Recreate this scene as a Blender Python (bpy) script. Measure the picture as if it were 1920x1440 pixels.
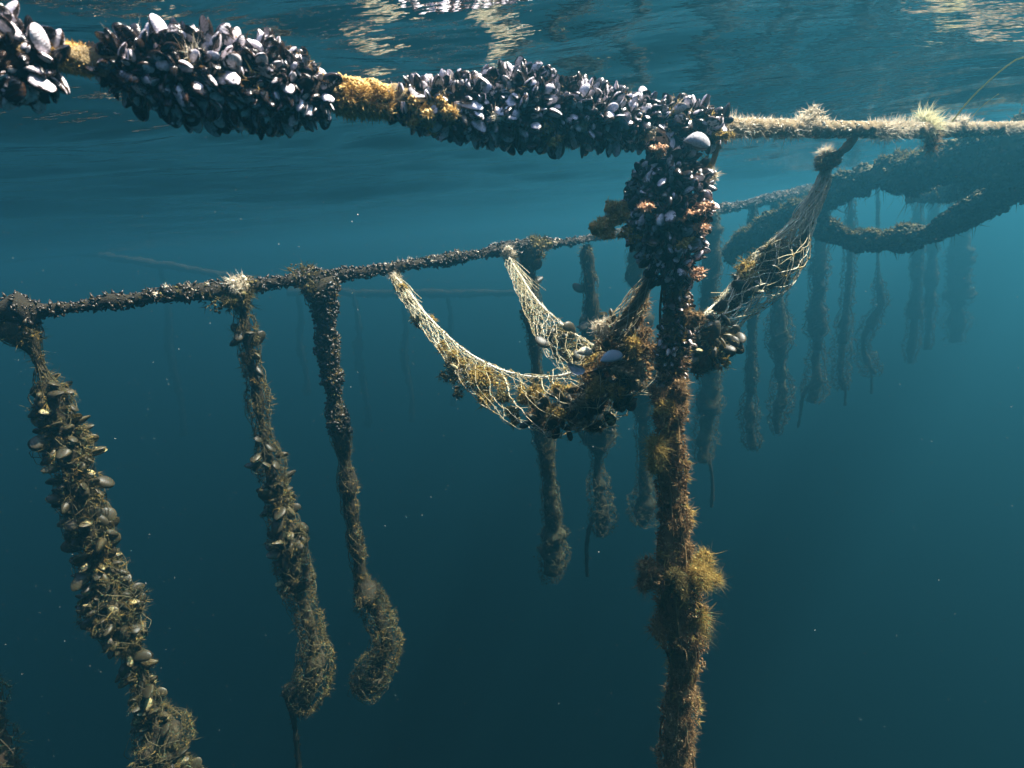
import bpy, math
import numpy as np
from mathutils import Matrix, Vector

scene = bpy.context.scene
for o in list(bpy.data.objects):
    bpy.data.objects.remove(o)
COL = scene.collection
rng = np.random.default_rng(11)

# ------------------------------------------------------------------ camera
F_PX = 960.0                       # focal length in pixels of a 1920 px wide frame
PITCH, ROLL = math.radians(16.5), math.radians(4.6)
CAM = np.array([0.0, 0.0, -0.295])  # sea level is z = 0
FWD = np.array([0, math.cos(PITCH), -math.sin(PITCH)])
_r0 = np.array([1.0, 0, 0]); _u0 = np.array([0, math.sin(PITCH), math.cos(PITCH)])
RGT = math.cos(ROLL) * _r0 - math.sin(ROLL) * _u0
UPV = math.sin(ROLL) * _r0 + math.cos(ROLL) * _u0
cd = bpy.data.cameras.new("camera"); cam = bpy.data.objects.new("camera", cd); COL.objects.link(cam)
cd.sensor_width = 36; cd.lens = 18; cd.clip_start = 0.02; cd.clip_end = 300
cam.matrix_world = Matrix((
    (RGT[0], UPV[0], -FWD[0], CAM[0]), (RGT[1], UPV[1], -FWD[1], CAM[1]),
    (RGT[2], UPV[2], -FWD[2], CAM[2]), (0, 0, 0, 1)))
cd.dof.use_dof = True; cd.dof.focus_distance = 1.15; cd.dof.aperture_fstop = 5.6
scene.camera = cam

# ------------------------------------------------------------------ sky, sun, exposure
SUN_EL, SUN_AZ = math.radians(59), math.radians(75)     # azimuth clockwise from +Y (ahead of the camera)
w = bpy.data.worlds.new("World"); scene.world = w; w.use_nodes = True
nt = w.node_tree; bg = nt.nodes["Background"]
sky = nt.nodes.new("ShaderNodeTexSky"); sky.sky_type = 'NISHITA'; sky.sun_disc = False
sky.sun_elevation = SUN_EL; sky.sun_rotation = SUN_AZ
nt.links.new(sky.outputs[0], bg.inputs[0]); bg.inputs[1].default_value = 0.12
sd = np.array([math.cos(SUN_EL) * math.sin(SUN_AZ), math.cos(SUN_EL) * math.cos(SUN_AZ), math.sin(SUN_EL)])
sl = bpy.data.lights.new("sun", 'SUN'); sl.energy = 5.0; sl.angle = math.radians(0.6); sl.color = (1.0, 0.94, 0.82)
sun = bpy.data.objects.new("sun", sl); COL.objects.link(sun)
sun.rotation_euler = Vector(sd).to_track_quat('Z', 'Y').to_euler(); sun.location = (3, 3, 8)
vs = scene.view_settings
vs.view_transform = 'Standard'; vs.look = 'None'; vs.gamma = 1.0; vs.use_curve_mapping = False
vs.exposure = 2.45
cy = scene.cycles
cy.use_denoising = True; cy.denoiser = 'OPENIMAGEDENOISE'
try:
    cy.denoising_input_passes = 'RGB_ALBEDO_NORMAL'; cy.denoising_prefilter = 'ACCURATE'
except Exception: pass
cy.max_bounces = 6; cy.diffuse_bounces = 2; cy.glossy_bounces = 3; cy.transmission_bounces = 2
cy.volume_bounces = 0; cy.transparent_max_bounces = 8; cy.caustics_reflective = False; cy.caustics_refractive = False
cy.use_adaptive_sampling = True; cy.adaptive_threshold = 0.02; cy.sample_clamp_indirect = 4.0

# ------------------------------------------------------------------ pixel -> point (points keep their own real distance)
def ray(x, y):
    return FWD + RGT * ((x - 960) / F_PX) + UPV * ((720 - y) / F_PX)
def at(x, y, Y):
    """point seen at pixel x, y of the photograph that lies Y metres ahead of the camera"""
    d = ray(x, y); return CAM + d * (Y / d[1])
def px_size(x, y, Y):
    d = ray(x, y); return (Y / d[1]) / F_PX
def px_path(pts, Y=None):
    """[(x, y, radius_px, Y?)] -> [[X, Y, Z, r]]"""
    out = []
    for p in pts:
        yy = p[3] if len(p) > 3 else Y
        P = at(p[0], p[1], yy); out.append([P[0], P[1], P[2], p[2] * px_size(p[0], p[1], yy)])
    return np.array(out)
def smooth(ctrl, step):
    """Catmull-Rom through ctrl (any columns), about `step` metres between samples"""
    c = np.asarray(ctrl, float); n = len(c)
    if n == 2: c = np.array([c[0], (c[0] + c[1]) / 2, c[1]]); n = 3
    e = np.vstack([2 * c[0] - c[1], c, 2 * c[-1] - c[-2]]); out = []
    for i in range(n - 1):
        p0, p1, p2, p3 = e[i], e[i + 1], e[i + 2], e[i + 3]
        k = max(2, int(np.linalg.norm(p2[:3] - p1[:3]) / step))
        t = (np.arange(k) / k)[:, None]
        out.append(0.5 * (2 * p1 + (p2 - p0) * t + (2 * p0 - 5 * p1 + 4 * p2 - p3) * t ** 2 + (3 * p1 - p0 - 3 * p2 + p3) * t ** 3))
    out.append(c[-1:]); r = np.vstack(out)
    if r.shape[1] > 3: r[:, 3] = np.maximum(r[:, 3], 0.0006)
    return r
def norm(v):
    return v / np.maximum(np.linalg.norm(v, axis=-1, keepdims=True), 1e-9)

# ------------------------------------------------------------------ noise
def _hash(i):
    h = (i[..., 0].astype(np.int64) * 374761393 + i[..., 1].astype(np.int64) * 668265263 + i[..., 2].astype(np.int64) * 2147483647) & 0xffffffff
    h = ((h ^ (h >> 13)) * 1274126177) & 0xffffffff
    return ((h ^ (h >> 16)) & 0xffff) / 65535.0
def vnoise(p):
    p = np.asarray(p, float); i = np.floor(p); f = p - i; f = f * f * (3 - 2 * f); v = 0
    for dx in (0, 1):
        for dy in (0, 1):
            for dz in (0, 1):
                wgt = (f[..., 0] if dx else 1 - f[..., 0]) * (f[..., 1] if dy else 1 - f[..., 1]) * (f[..., 2] if dz else 1 - f[..., 2])
                v = v + wgt * _hash(i + np.array([dx, dy, dz]))
    return v * 2 - 1
def fbm(p, o=3):
    a, s = 0, 1.0
    for k in range(o):
        a = a + s * vnoise(np.asarray(p) * 2 ** k + 17.3 * k); s *= 0.5
    return a

# ------------------------------------------------------------------ mesh collector
class MB:
    def __init__(s): s.v, s.f, s.a, s.n = [], [], {}, 0
    def add(s, v, f, **attr):
        v = np.asarray(v, float).reshape(-1, 3); f = np.asarray(f, int).reshape(-1, 3)
        if not len(v): return
        s.v.append(v); s.f.append(f + s.n)
        for k in ('rnd', 'hgt', 'lng'):
            x = attr.get(k, 0.0); s.a.setdefault(k, []).append(np.broadcast_to(np.asarray(x, float), (len(v),)))
        s.n += len(v)
    def mesh(s, name, smooth_sh=True):
        me = bpy.data.meshes.new(name)
        if not s.v: return me
        v = np.vstack(s.v); f = np.vstack(s.f)
        me.vertices.add(len(v)); me.vertices.foreach_set("co", v.ravel())
        me.loops.add(f.size); me.loops.foreach_set("vertex_index", f.ravel().astype(np.int32))
        me.polygons.add(len(f)); me.polygons.foreach_set("loop_start", np.arange(0, f.size, 3, dtype=np.int32))
        me.polygons.foreach_set("loop_total", np.full(len(f), 3, np.int32))
        me.polygons.foreach_set("use_smooth", np.full(len(f), smooth_sh))
        for k, x in s.a.items():
            at_ = me.attributes.new(k, 'FLOAT', 'POINT'); at_.data.foreach_set("value", np.concatenate(x).astype(np.float32))
        me.update(calc_edges=True); me.validate()
        return me
    def build(s, name, mat, parent=None, kind=None, smooth_sh=True, label=None):
        me = s.mesh(name, smooth_sh); me.materials.append(mat)
        o = bpy.data.objects.new(name, me); COL.objects.link(o)
        if parent is not None:
            o.parent = parent; off = np.array(parent.location)
            me.transform(Matrix.Translation(Vector(-off)))
        if kind: o["kind"] = kind
        if label: o["label"] = label
        return o
def empty(name, loc, label, cat, group=None):
    o = bpy.data.objects.new(name, None); COL.objects.link(o); o.location = [float(q) for q in loc]
    o.empty_display_size = 0.05; tag(o, label, cat, group); return o
def tag(o, label, cat, group=None):
    o["label"] = label; o["category"] = cat
    if group: o["group"] = group
def hand_over(o):
    """a single mesh that is its own thing: put its origin at its middle"""
    n = len(o.data.vertices); c = np.empty(n * 3); o.data.vertices.foreach_get("co", c); m = c.reshape(-1, 3).mean(0)
    o.data.transform(Matrix.Translation(Vector(-m))); o.location = Vector(m)

# ------------------------------------------------------------------ materials
def _mat(name):
    m = bpy.data.materials.new(name); m.use_nodes = True; t = m.node_tree; t.nodes.clear()
    out = t.nodes.new("ShaderNodeOutputMaterial"); return m, t, out
def _N(t, kind, **kw):
    n = t.nodes.new(kind)
    for k, v in kw.items(): setattr(n, k, v)
    return n
def _ramp(t, fac, stops):
    r = _N(t, "ShaderNodeValToRGB"); e = r.color_ramp.elements
    e[0].position, e[0].color = stops[0][0], (*stops[0][1], 1); e[1].position, e[1].color = stops[-1][0], (*stops[-1][1], 1)
    for p, c in stops[1:-1]:
        q = e.new(p); q.color = (*c, 1)
    t.links.new(fac, r.inputs[0]); return r.outputs[0]
def _math(t, op, a, b=None, clamp=False):
    n = _N(t, "ShaderNodeMath", operation=op, use_clamp=clamp)
    for i, x in enumerate((a, b)):
        if x is None: continue
        if isinstance(x, (int, float)): n.inputs[i].default_value = x
        else: t.links.new(x, n.inputs[i])
    return n.outputs[0]
def growth_mat(name, stops, trans=0.3, scale=60.0, rough=0.8, bump=0.0):
    """algae, fouling, rope, net: colour by strand (rnd) and by noise"""
    m, t, out = _mat(name)
    a = _N(t, "ShaderNodeAttribute", attribute_name="rnd"); co = _N(t, "ShaderNodeTexCoord")
    nz = _N(t, "ShaderNodeTexNoise"); nz.inputs["Scale"].default_value = scale; nz.inputs["Detail"].default_value = 4
    t.links.new(co.outputs["Object"], nz.inputs["Vector"])
    f = _math(t, 'ADD', _math(t, 'MULTIPLY', a.outputs["Fac"], 0.6), _math(t, 'MULTIPLY', nz.outputs[0], 0.75))
    f = _math(t, 'SUBTRACT', f, 0.17, True)
    c = _ramp(t, f, stops)
    p = _N(t, "ShaderNodeBsdfPrincipled"); p.inputs["Roughness"].default_value = rough
    p.inputs["Specular IOR Level"].default_value = 0.15
    t.links.new(c, p.inputs["Base Color"])
    if bump:
        b = _N(t, "ShaderNodeBump"); b.inputs["Strength"].default_value = bump; b.inputs["Distance"].default_value = 0.004
        n2 = _N(t, "ShaderNodeTexNoise"); n2.inputs["Scale"].default_value = scale * 5; n2.inputs["Detail"].default_value = 3
        t.links.new(co.outputs["Object"], n2.inputs["Vector"]); t.links.new(n2.outputs[0], b.inputs["Height"]); t.links.new(b.outputs[0], p.inputs["Normal"])
    if trans > 0:
        tr = _N(t, "ShaderNodeBsdfTranslucent"); t.links.new(c, tr.inputs[0])
        mx = _N(t, "ShaderNodeMixShader"); mx.inputs[0].default_value = trans
        t.links.new(p.outputs[0], mx.inputs[1]); t.links.new(tr.outputs[0], mx.inputs[2]); t.links.new(mx.outputs[0], out.inputs[0])
    else:
        t.links.new(p.outputs[0], out.inputs[0])
    return m
def shell_mat(name, dark, rim, worn, share, rough=0.25, patch=1.0):
    """mussel shell: dark glossy skin, brown growth lines and rim, pale patches on some shells, part erosion and part painted highlight"""
    m, t, out = _mat(name)
    oi = _N(t, "ShaderNodeObjectInfo"); a = _N(t, "ShaderNodeAttribute", attribute_name="rnd")
    rnd = _math(t, 'FRACT', _math(t, 'ADD', oi.outputs["Random"], a.outputs["Fac"]))
    h = _N(t, "ShaderNodeAttribute", attribute_name="hgt").outputs["Fac"]
    l = _N(t, "ShaderNodeAttribute", attribute_name="lng").outputs["Fac"]
    geo = _N(t, "ShaderNodeNewGeometry")
    nz = _N(t, "ShaderNodeTexNoise"); nz.inputs["Scale"].default_value = 120; nz.inputs["Detail"].default_value = 6; nz.inputs["Roughness"].default_value = 0.65
    t.links.new(geo.outputs["Position"], nz.inputs["Vector"])
    wv = _math(t, 'SINE', _math(t, 'ADD', _math(t, 'MULTIPLY', l, 70.0), _math(t, 'MULTIPLY', nz.outputs[0], 6.0)))
    base = _N(t, "ShaderNodeMix", data_type='RGBA'); base.inputs[6].default_value = (*dark, 1); base.inputs[7].default_value = (*rim, 1)
    t.links.new(_math(t, 'ADD', _math(t, 'MULTIPLY', _math(t, 'SUBTRACT', 1.0, h), _math(t, 'MULTIPLY', rnd, 0.9)), _math(t, 'MULTIPLY', wv, 0.12), True), base.inputs[0])
    # eroded patch that also paints the shell's highlight: high on the dome, ragged, only on the share of shells whose number is high
    e = _math(t, 'ADD', h, _math(t, 'MULTIPLY', _math(t, 'SUBTRACT', nz.outputs[0], 0.5), 2.6))
    e = _math(t, 'ADD', e, _math(t, 'MULTIPLY', _math(t, 'SUBTRACT', rnd, 1.0 - share), 1.9))
    e = _math(t, 'MULTIPLY', _math(t, 'SUBTRACT', e, 0.80), 9.0, True)
    e = _math(t, 'MULTIPLY', e, patch)
    e = _math(t, 'MULTIPLY', e, _math(t, 'MULTIPLY', _math(t, 'SUBTRACT', h, 0.22), 6.0, True))
    nb = _N(t, "ShaderNodeTexNoise"); nb.inputs["Scale"].default_value = 400; t.links.new(geo.outputs["Position"], nb.inputs["Vector"])
    wc = _ramp(t, nb.outputs[0], [(0.3, tuple(0.45 * q for q in worn)), (0.5, worn), (0.75, tuple(min(0.85, 1.25 * q) for q in worn))])
    mix = _N(t, "ShaderNodeMix", data_type='RGBA'); t.links.new(e, mix.inputs[0]); t.links.new(base.outputs[2], mix.inputs[6]); t.links.new(wc, mix.inputs[7])
    p = _N(t, "ShaderNodeBsdfPrincipled"); t.links.new(mix.outputs[2], p.inputs["Base Color"])
    t.links.new(_math(t, 'ADD', rough, _math(t, 'MULTIPLY', e, 0.3)), p.inputs["Roughness"]); p.inputs["Specular IOR Level"].default_value = 0.30
    b = _N(t, "ShaderNodeBump"); b.inputs["Strength"].default_value = 0.35; b.inputs["Distance"].default_value = 0.0012
    t.links.new(_math(t, 'ADD', _math(t, 'MULTIPLY', wv, 0.16), nz.outputs[0]), b.inputs["Height"]); t.links.new(b.outputs[0], p.inputs["Normal"])
    t.links.new(p.outputs[0], out.inputs[0]); return m

M = {}
M['mussel'] = shell_mat("mussel_shell_worn_glint", (0.009, 0.0065, 0.006), (0.065, 0.030, 0.014), (0.60, 0.55, 0.59), 0.50)  # pale patches are wear plus highlights put into the colour
M['mussel_dark'] = shell_mat("mussel_shell_dark", (0.010, 0.0075, 0.007), (0.10, 0.048, 0.018), (0.52, 0.47, 0.49), 0.42)  # wide pale share also paints the bulge's small bright highlights
M['mussel_brown'] = shell_mat("mussel_shell_brown", (0.016, 0.010, 0.007), (0.17, 0.085, 0.032), (0.50, 0.44, 0.42), 0.30)
M['mussel_olive'] = shell_mat("mussel_shell_overgrown", (0.020, 0.017, 0.008), (0.085, 0.066, 0.025), (0.34, 0.28, 0.12), 0.12, 0.5)
M['shell_blue'] = growth_mat("shell_inside_blue", [(0.0, (0.23, 0.26, 0.29)), (0.25, (0.34, 0.37, 0.40)), (0.6, (0.58, 0.60, 0.62))], 0, 110, 0.25)
M['shell_white'] = growth_mat("shell_white", [(0.0, (0.20, 0.18, 0.12)), (0.5, (0.55, 0.50, 0.38)), (1.0, (0.75, 0.72, 0.62))], 0, 70, 0.5)
M['core'] = growth_mat("byssus_core", [(0.0, (0.008, 0.006, 0.005)), (0.6, (0.022, 0.014, 0.009)), (1.0, (0.06, 0.036, 0.018))], 0, 90, 0.9, 1.0)
M['spat'] = shell_mat("mussel_spat", (0.008, 0.007, 0.006), (0.040, 0.028, 0.014), (0.3, 0.28, 0.25), 0.1, 0.4)
M['rope'] = growth_mat("fouled_rope", [(0.0, (0.10, 0.07, 0.035)), (0.5, (0.30, 0.22, 0.11)), (1.0, (0.52, 0.42, 0.25))], 0, 120, 0.9, 1.0)
M['rope_dark'] = growth_mat("dark_rope", [(0.0, (0.008, 0.007, 0.005)), (0.5, (0.028, 0.023, 0.013)), (1.0, (0.11, 0.09, 0.05))], 0, 60, 0.9, 1.0)
M['cream'] = growth_mat("cream_hydroid_fuzz", [(0.0, (0.32, 0.25, 0.15)), (0.45, (0.62, 0.54, 0.39)), (1.0, (0.82, 0.77, 0.64))], 0.35, 25)
M['pale'] = growth_mat("pale_yellow_algae", [(0.0, (0.40, 0.37, 0.18)), (0.5, (0.62, 0.58, 0.34)), (1.0, (0.78, 0.75, 0.55))], 0.4, 25)
M['yellow'] = growth_mat("yellow_bryozoan", [(0.0, (0.22, 0.12, 0.03)), (0.45, (0.50, 0.32, 0.10)), (1.0, (0.70, 0.52, 0.24))], 0.15, 50)
M['brown'] = growth_mat("brown_algae", [(0.0, (0.036, 0.020, 0.009)), (0.45, (0.15, 0.090, 0.038)), (1.0, (0.40, 0.27, 0.125))], 0.35, 22)
M['olive'] = growth_mat("olive_algae", [(0.0, (0.016, 0.013, 0.005)), (0.5, (0.075, 0.059, 0.019)), (1.0, (0.28, 0.23, 0.08))], 0.35, 20)
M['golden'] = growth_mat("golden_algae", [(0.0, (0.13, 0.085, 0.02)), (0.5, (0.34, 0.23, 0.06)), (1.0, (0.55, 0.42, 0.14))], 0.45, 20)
M['green'] = growth_mat("dark_green_weed", [(0.0, (0.014, 0.014, 0.007)), (0.5, (0.050, 0.046, 0.019)), (1.0, (0.17, 0.15, 0.06))], 0.25, 8)
M['far'] = growth_mat("dark_sock_growth", [(0.0, (0.008, 0.008, 0.005)), (0.5, (0.028, 0.027, 0.014)), (1.0, (0.10, 0.095, 0.045))], 0.15, 14)
M['peach'] = growth_mat("peach_sponge", [(0.0, (0.30, 0.14, 0.07)), (0.5, (0.55, 0.31, 0.17)), (1.0, (0.70, 0.50, 0.32))], 0.2, 60)
M['net'] = growth_mat("net_twine_pale", [(0.0, (0.22, 0.18, 0.08)), (0.5, (0.50, 0.44, 0.27)), (1.0, (0.76, 0.72, 0.56))], 0.15, 14)
M['net_dull'] = growth_mat("net_twine_overgrown", [(0.0, (0.025, 0.023, 0.012)), (0.5, (0.062, 0.055, 0.026)), (1.0, (0.22, 0.195, 0.095))], 0.15, 18)
M['white_rope'] = growth_mat("white_line", [(0.0, (0.30, 0.26, 0.14)), (0.45, (0.62, 0.58, 0.44)), (1.0, (0.80, 0.77, 0.68))], 0, 22)
M['straw'] = growth_mat("seagrass_straw", [(0.0, (0.30, 0.32, 0.07)), (0.5, (0.48, 0.46, 0.14)), (1.0, (0.60, 0.55, 0.22))], 0.3, 20)
M['speck'] = growth_mat("drifting_specks", [(0.0, (0.5, 0.5, 0.42)), (1.0, (0.8, 0.8, 0.72))], 0, 20)

# ------------------------------------------------------------------ the setting: water, sea bed, the sea's own haze
def water_surface():
    n = 300
    g = np.sinh(np.linspace(-1, 1, n) * 5.6); g = g / g.max() * 42.0
    X, Y = np.meshgrid(g, g + 1.2, indexing='ij')
    Z = np.zeros_like(X); wr = np.random.default_rng(3)
    for lam, amp in [(2.6, .016), (1.7, .012), (1.05, .0085), (.7, .0060), (.46, .0040), (.33, .0028), (.24, .0019), (.17, .0012), (.125, .0008)]:
        for k in range(3):
            th = math.radians(112) + wr.normal(0, 0.42); kx, ky = math.cos(th) * 2 * math.pi / lam, math.sin(th) * 2 * math.pi / lam
            Z += amp * 0.62 * np.sin(kx * X * wr.uniform(.9, 1.1) + ky * Y + wr.uniform(0, 6.3))
    Z *= np.exp(-np.hypot(X, Y - 1.2) / 22.0)
    v = np.stack([X, Y, Z], -1).reshape(-1, 3)
    i = np.arange(n - 1)[:, None] * n + np.arange(n - 1)[None, :]
    q = np.stack([i, i + n, i + n + 1, i, i + n + 1, i + 1], -1).reshape(-1, 3)
    m, t, out = _mat("sea_surface")
    co = _N(t, "ShaderNodeTexCoord"); mp = _N(t, "ShaderNodeMapping"); mp.inputs["Rotation"].default_value = (0, 0, math.radians(22)); mp.inputs["Scale"].default_value = (0.55, 1.5, 1)
    t.links.new(co.outputs["Object"], mp.inputs[0])
    nz = _N(t, "ShaderNodeTexNoise"); nz.inputs["Scale"].default_value = 11.0; nz.inputs["Detail"].default_value = 4.0; nz.inputs["Roughness"].default_value = 0.5
    t.links.new(mp.outputs[0], nz.inputs["Vector"])
    b = _N(t, "ShaderNodeBump"); b.inputs["Strength"].default_value = 0.6; b.inputs["Distance"].default_value = 0.012
    t.links.new(nz.outputs[0], b.inputs["Height"])
    fr = _N(t, "ShaderNodeFresnel"); fr.inputs["IOR"].default_value = 1.33; t.links.new(b.outputs[0], fr.inputs["Normal"])
    tr = _N(t, "ShaderNodeBsdfTransparent"); gl = _N(t, "ShaderNodeBsdfGlossy"); gl.inputs["Roughness"].default_value = 0.02
    t.links.new(b.outputs[0], gl.inputs["Normal"])
    mx = _N(t, "ShaderNodeMixShader"); t.links.new(fr.outputs[0], mx.inputs[0]); t.links.new(tr.outputs[0], mx.inputs[1]); t.links.new(gl.outputs[0], mx.inputs[2])
    t.links.new(mx.outputs[0], out.inputs[0])
    mb = MB(); mb.add(v, q); o = mb.build("water_surface", m); o["kind"] = "structure"
    tag(o, "rippled underside of the sea surface", "water")
def sea_bed():
    n = 60; g = np.linspace(-42, 42, n); X, Y = np.meshgrid(g, g, indexing='ij')
    Z = -19.0 + fbm(np.stack([X * .12, Y * .12, 0 * X], -1)) * 0.8
    v = np.stack([X, Y, Z], -1).reshape(-1, 3); i = np.arange(n - 1)[:, None] * n + np.arange(n - 1)[None, :]
    q = np.stack([i, i + n, i + n + 1, i, i + n + 1, i + 1], -1).reshape(-1, 3)
    mb = MB(); mb.add(v, q); o = mb.build("sea_bed", growth_mat("muddy_sand", [(0, (0.06, 0.055, 0.04)), (1, (0.16, 0.14, 0.10))], 0, 0.5)); o["kind"] = "structure"
    tag(o, "muddy sea bed far below the ropes", "sea bed")
def haze():
    a, z0, z1 = 45.0, -22.0, 0.12
    v = [(-a, -a, z0), (a, -a, z0), (a, a, z0), (-a, a, z0), (-a, -a, z1), (a, -a, z1), (a, a, z1), (-a, a, z1)]
    f = [(0, 3, 2, 1), (4, 5, 6, 7), (0, 1, 5, 4), (1, 2, 6, 5), (2, 3, 7, 6), (3, 0, 4, 7)]
    me = bpy.data.meshes.new("haze"); me.from_pydata(v, [], f); o = bpy.data.objects.new("haze", me); COL.objects.link(o)
    m, t, out = _mat("sea_water_haze"); p = _N(t, "ShaderNodeVolumePrincipled")
    p.inputs["Color"].default_value = (0.090, 0.555, 0.82, 1); p.inputs["Density"].default_value = 0.15; p.inputs["Anisotropy"].default_value = 0.87
    t.links.new(p.outputs[0], out.inputs["Volume"]); me.materials.append(m)
    o["kind"] = "stuff"; tag(o, "blue green sea water haze", "haze")
water_surface(); sea_bed(); haze()

# ------------------------------------------------------------------ shape kit
def frames(P):
    T = norm(np.gradient(P, axis=0)); N = np.zeros_like(T)
    a = np.array([0, 0, 1.0]) if abs(T[0][2]) < 0.9 else np.array([0, 1.0, 0])
    n = norm(np.cross(T[0], a)); N[0] = n
    for i in range(1, len(T)):
        n = n - T[i] * np.dot(n, T[i]); n = n / max(np.linalg.norm(n), 1e-9); N[i] = n
    return T, N, np.cross(T, N)
def tube(mb, path, seg=10, amp=0.0, freq=30.0, strands=0, pitch=0.06, rnd=None):
    P, R = path[:, :3], path[:, 3]; n = len(P); T, N, B = frames(P)
    th = np.arange(seg) / seg * 2 * np.pi
    D = N[:, None, :] * np.cos(th)[None, :, None] + B[:, None, :] * np.sin(th)[None, :, None]
    base = P[:, None, :] + D * R[:, None, None]
    k = np.ones((n, seg))
    if amp: k = k + amp * fbm(base * freq)
    if strands:
        s = np.concatenate([[0], np.cumsum(np.linalg.norm(np.diff(P, axis=0), axis=1))])
        k = k + 0.13 * np.abs(np.sin(0.5 * strands * (th[None, :] - s[:, None] * 2 * np.pi / pitch)))
    V = (P[:, None, :] + D * (R[:, None] * k)[:, :, None]).reshape(-1, 3)
    i = np.arange(n - 1)[:, None] * seg; j = np.arange(seg)[None, :]; j2 = (j + 1) % seg
    a, b, c, d = i + j, i + j2, i + seg + j2, i + seg + j
    F = np.concatenate([np.stack([a, b, c], -1).reshape(-1, 3), np.stack([a, c, d], -1).reshape(-1, 3)])
    V = np.vstack([V, P[0], P[-1]]); c0, c1 = n * seg, n * seg + 1; jj = np.arange(seg)
    F = np.vstack([F, np.stack([(jj + 1) % seg, jj, np.full(seg, c0)], -1), np.stack([(n - 1) * seg + jj, (n - 1) * seg + (jj + 1) % seg, np.full(seg, c1)], -1)])
    mb.add(V, F, rnd=rng.random() if rnd is None else rnd)
def around(path, n, amp=0.0, freq=30.0, lo=0.0, hi=1.0):
    """n random points on the skin of a tube: points, normals, tangents, place along it 0..1, radius"""
    P, R = path[:, :3], path[:, 3]; T, N, B = frames(P)
    wgt = R + 0.3 * R.mean(); t_all = np.linspace(0, 1, len(P)); wgt = wgt * ((t_all >= lo) & (t_all <= hi)) + 1e-12
    i = rng.choice(len(P) - 1, n, p=wgt[:-1] / wgt[:-1].sum()); f = rng.random(n)[:, None]
    th = rng.random(n)[:, None] * 2 * np.pi
    p = P[i] * (1 - f) + P[i + 1] * f; r = (R[i] * (1 - f[:, 0]) + R[i + 1] * f[:, 0])
    d = N[i] * np.cos(th) + B[i] * np.sin(th); q = p + d * r[:, None]
    if amp: r = r * (1 + amp * fbm(q * freq)); q = p + d * r[:, None]
    return q, d, T[i], t_all[i], r
def blades(mb, p, d, L, W, bend=0.5, spread=0.5):
    """tapering filaments from p along d"""
    n = len(p)
    if not n: return
    L = np.broadcast_to(L, (n,)) * rng.uniform(0.45, 1.25, n); W = np.broadcast_to(W, (n,)) * rng.uniform(0.7, 1.3, n)
    d = norm(d + rng.normal(0, spread, (n, 3))); s = norm(np.cross(d, rng.normal(0, 1, (n, 3))))
    c = norm(rng.normal(0, 1, (n, 3))) * (bend * L * 0.35)[:, None]
    m = p + d * (L * 0.55)[:, None] + c * 0.4; e = p + d * L[:, None] + c * 1.6
    V = np.stack([p - s * W[:, None] / 2, p + s * W[:, None] / 2, m - s * W[:, None] * 0.4, m + s * W[:, None] * 0.4, e], 1).reshape(-1, 3)
    F = (np.arange(n)[:, None, None] * 5 + np.array([[0, 1, 3], [0, 3, 2], [2, 3, 4]])[None]).reshape(-1, 3)
    mb.add(V, F, rnd=np.repeat(rng.random(n), 5))
def tufts(mb, p, d, k, L, W, spread=0.6, bend=0.7):
    """feathery tufts: k filaments from each point"""
    pp = np.repeat(p, k, 0); dd = np.repeat(d, k, 0); sc = np.repeat(rng.uniform(0.5, 1.3, len(p)), k)
    blades(mb, pp + rng.normal(0, 0.08, pp.shape) * (np.broadcast_to(np.asarray(L, float), (len(pp),))[:, None] * 0.5), dd, L * sc, W, bend, spread)
_t = (1 + 5 ** .5) / 2
ICO_V = norm(np.array([(-1, _t, 0), (1, _t, 0), (-1, -_t, 0), (1, -_t, 0), (0, -1, _t), (0, 1, _t), (0, -1, -_t), (0, 1, -_t), (_t, 0, -1), (_t, 0, 1), (-_t, 0, -1), (-_t, 0, 1)], float))
ICO_F = np.array([(0, 11, 5), (0, 5, 1), (0, 1, 7), (0, 7, 10), (0, 10, 11), (1, 5, 9), (5, 11, 4), (11, 10, 2), (10, 7, 6), (7, 1, 8), (3, 9, 4), (3, 4, 2), (3, 2, 6), (3, 6, 8), (3, 8, 9), (4, 9, 5), (2, 4, 11), (6, 2, 10), (8, 6, 7), (9, 8, 1)])
def rot_rand(n):
    q = norm(rng.normal(0, 1, (n, 4))); w_, x, y, z = q.T
    return np.stack([np.stack([1 - 2 * (y * y + z * z), 2 * (x * y - z * w_), 2 * (x * z + y * w_)], -1),
                     np.stack([2 * (x * y + z * w_), 1 - 2 * (x * x + z * z), 2 * (y * z - x * w_)], -1),
                     np.stack([2 * (x * z - y * w_), 2 * (y * z + x * w_), 1 - 2 * (x * x + y * y)], -1)], -2)
OCT_V = np.array([(1, 0, 0), (-1, 0, 0), (0, 1, 0), (0, -1, 0), (0, 0, 1), (0, 0, -1)], float)
OCT_F = np.array([(0, 2, 4), (2, 1, 4), (1, 3, 4), (3, 0, 4), (2, 0, 5), (1, 2, 5), (3, 1, 5), (0, 3, 5)])
def nodules(mb, p, size, long=1.0):
    n = len(p)
    if not n: return
    BV, BF = (OCT_V, OCT_F) if np.mean(size) < .0062 else (ICO_V, ICO_F); nv = len(BV)
    R = rot_rand(n); s = np.broadcast_to(size, (n,)) * rng.uniform(0.5, 1.4, n)
    sh = np.stack([np.full(n, long), rng.uniform(.6, 1, n), rng.uniform(.5, 1, n)], -1) * s[:, None]
    loc = BV[None] * sh[:, None, :] * (1 + rng.uniform(-.25, .25, (n, nv, 1)))
    V = np.einsum('nij,nkj->nki', R, loc) + p[:, None, :]
    mb.add(V.reshape(-1, 3), (np.arange(n)[:, None, None] * nv + BF[None]).reshape(-1, 3), rnd=np.repeat(rng.random(n), nv))
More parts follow.
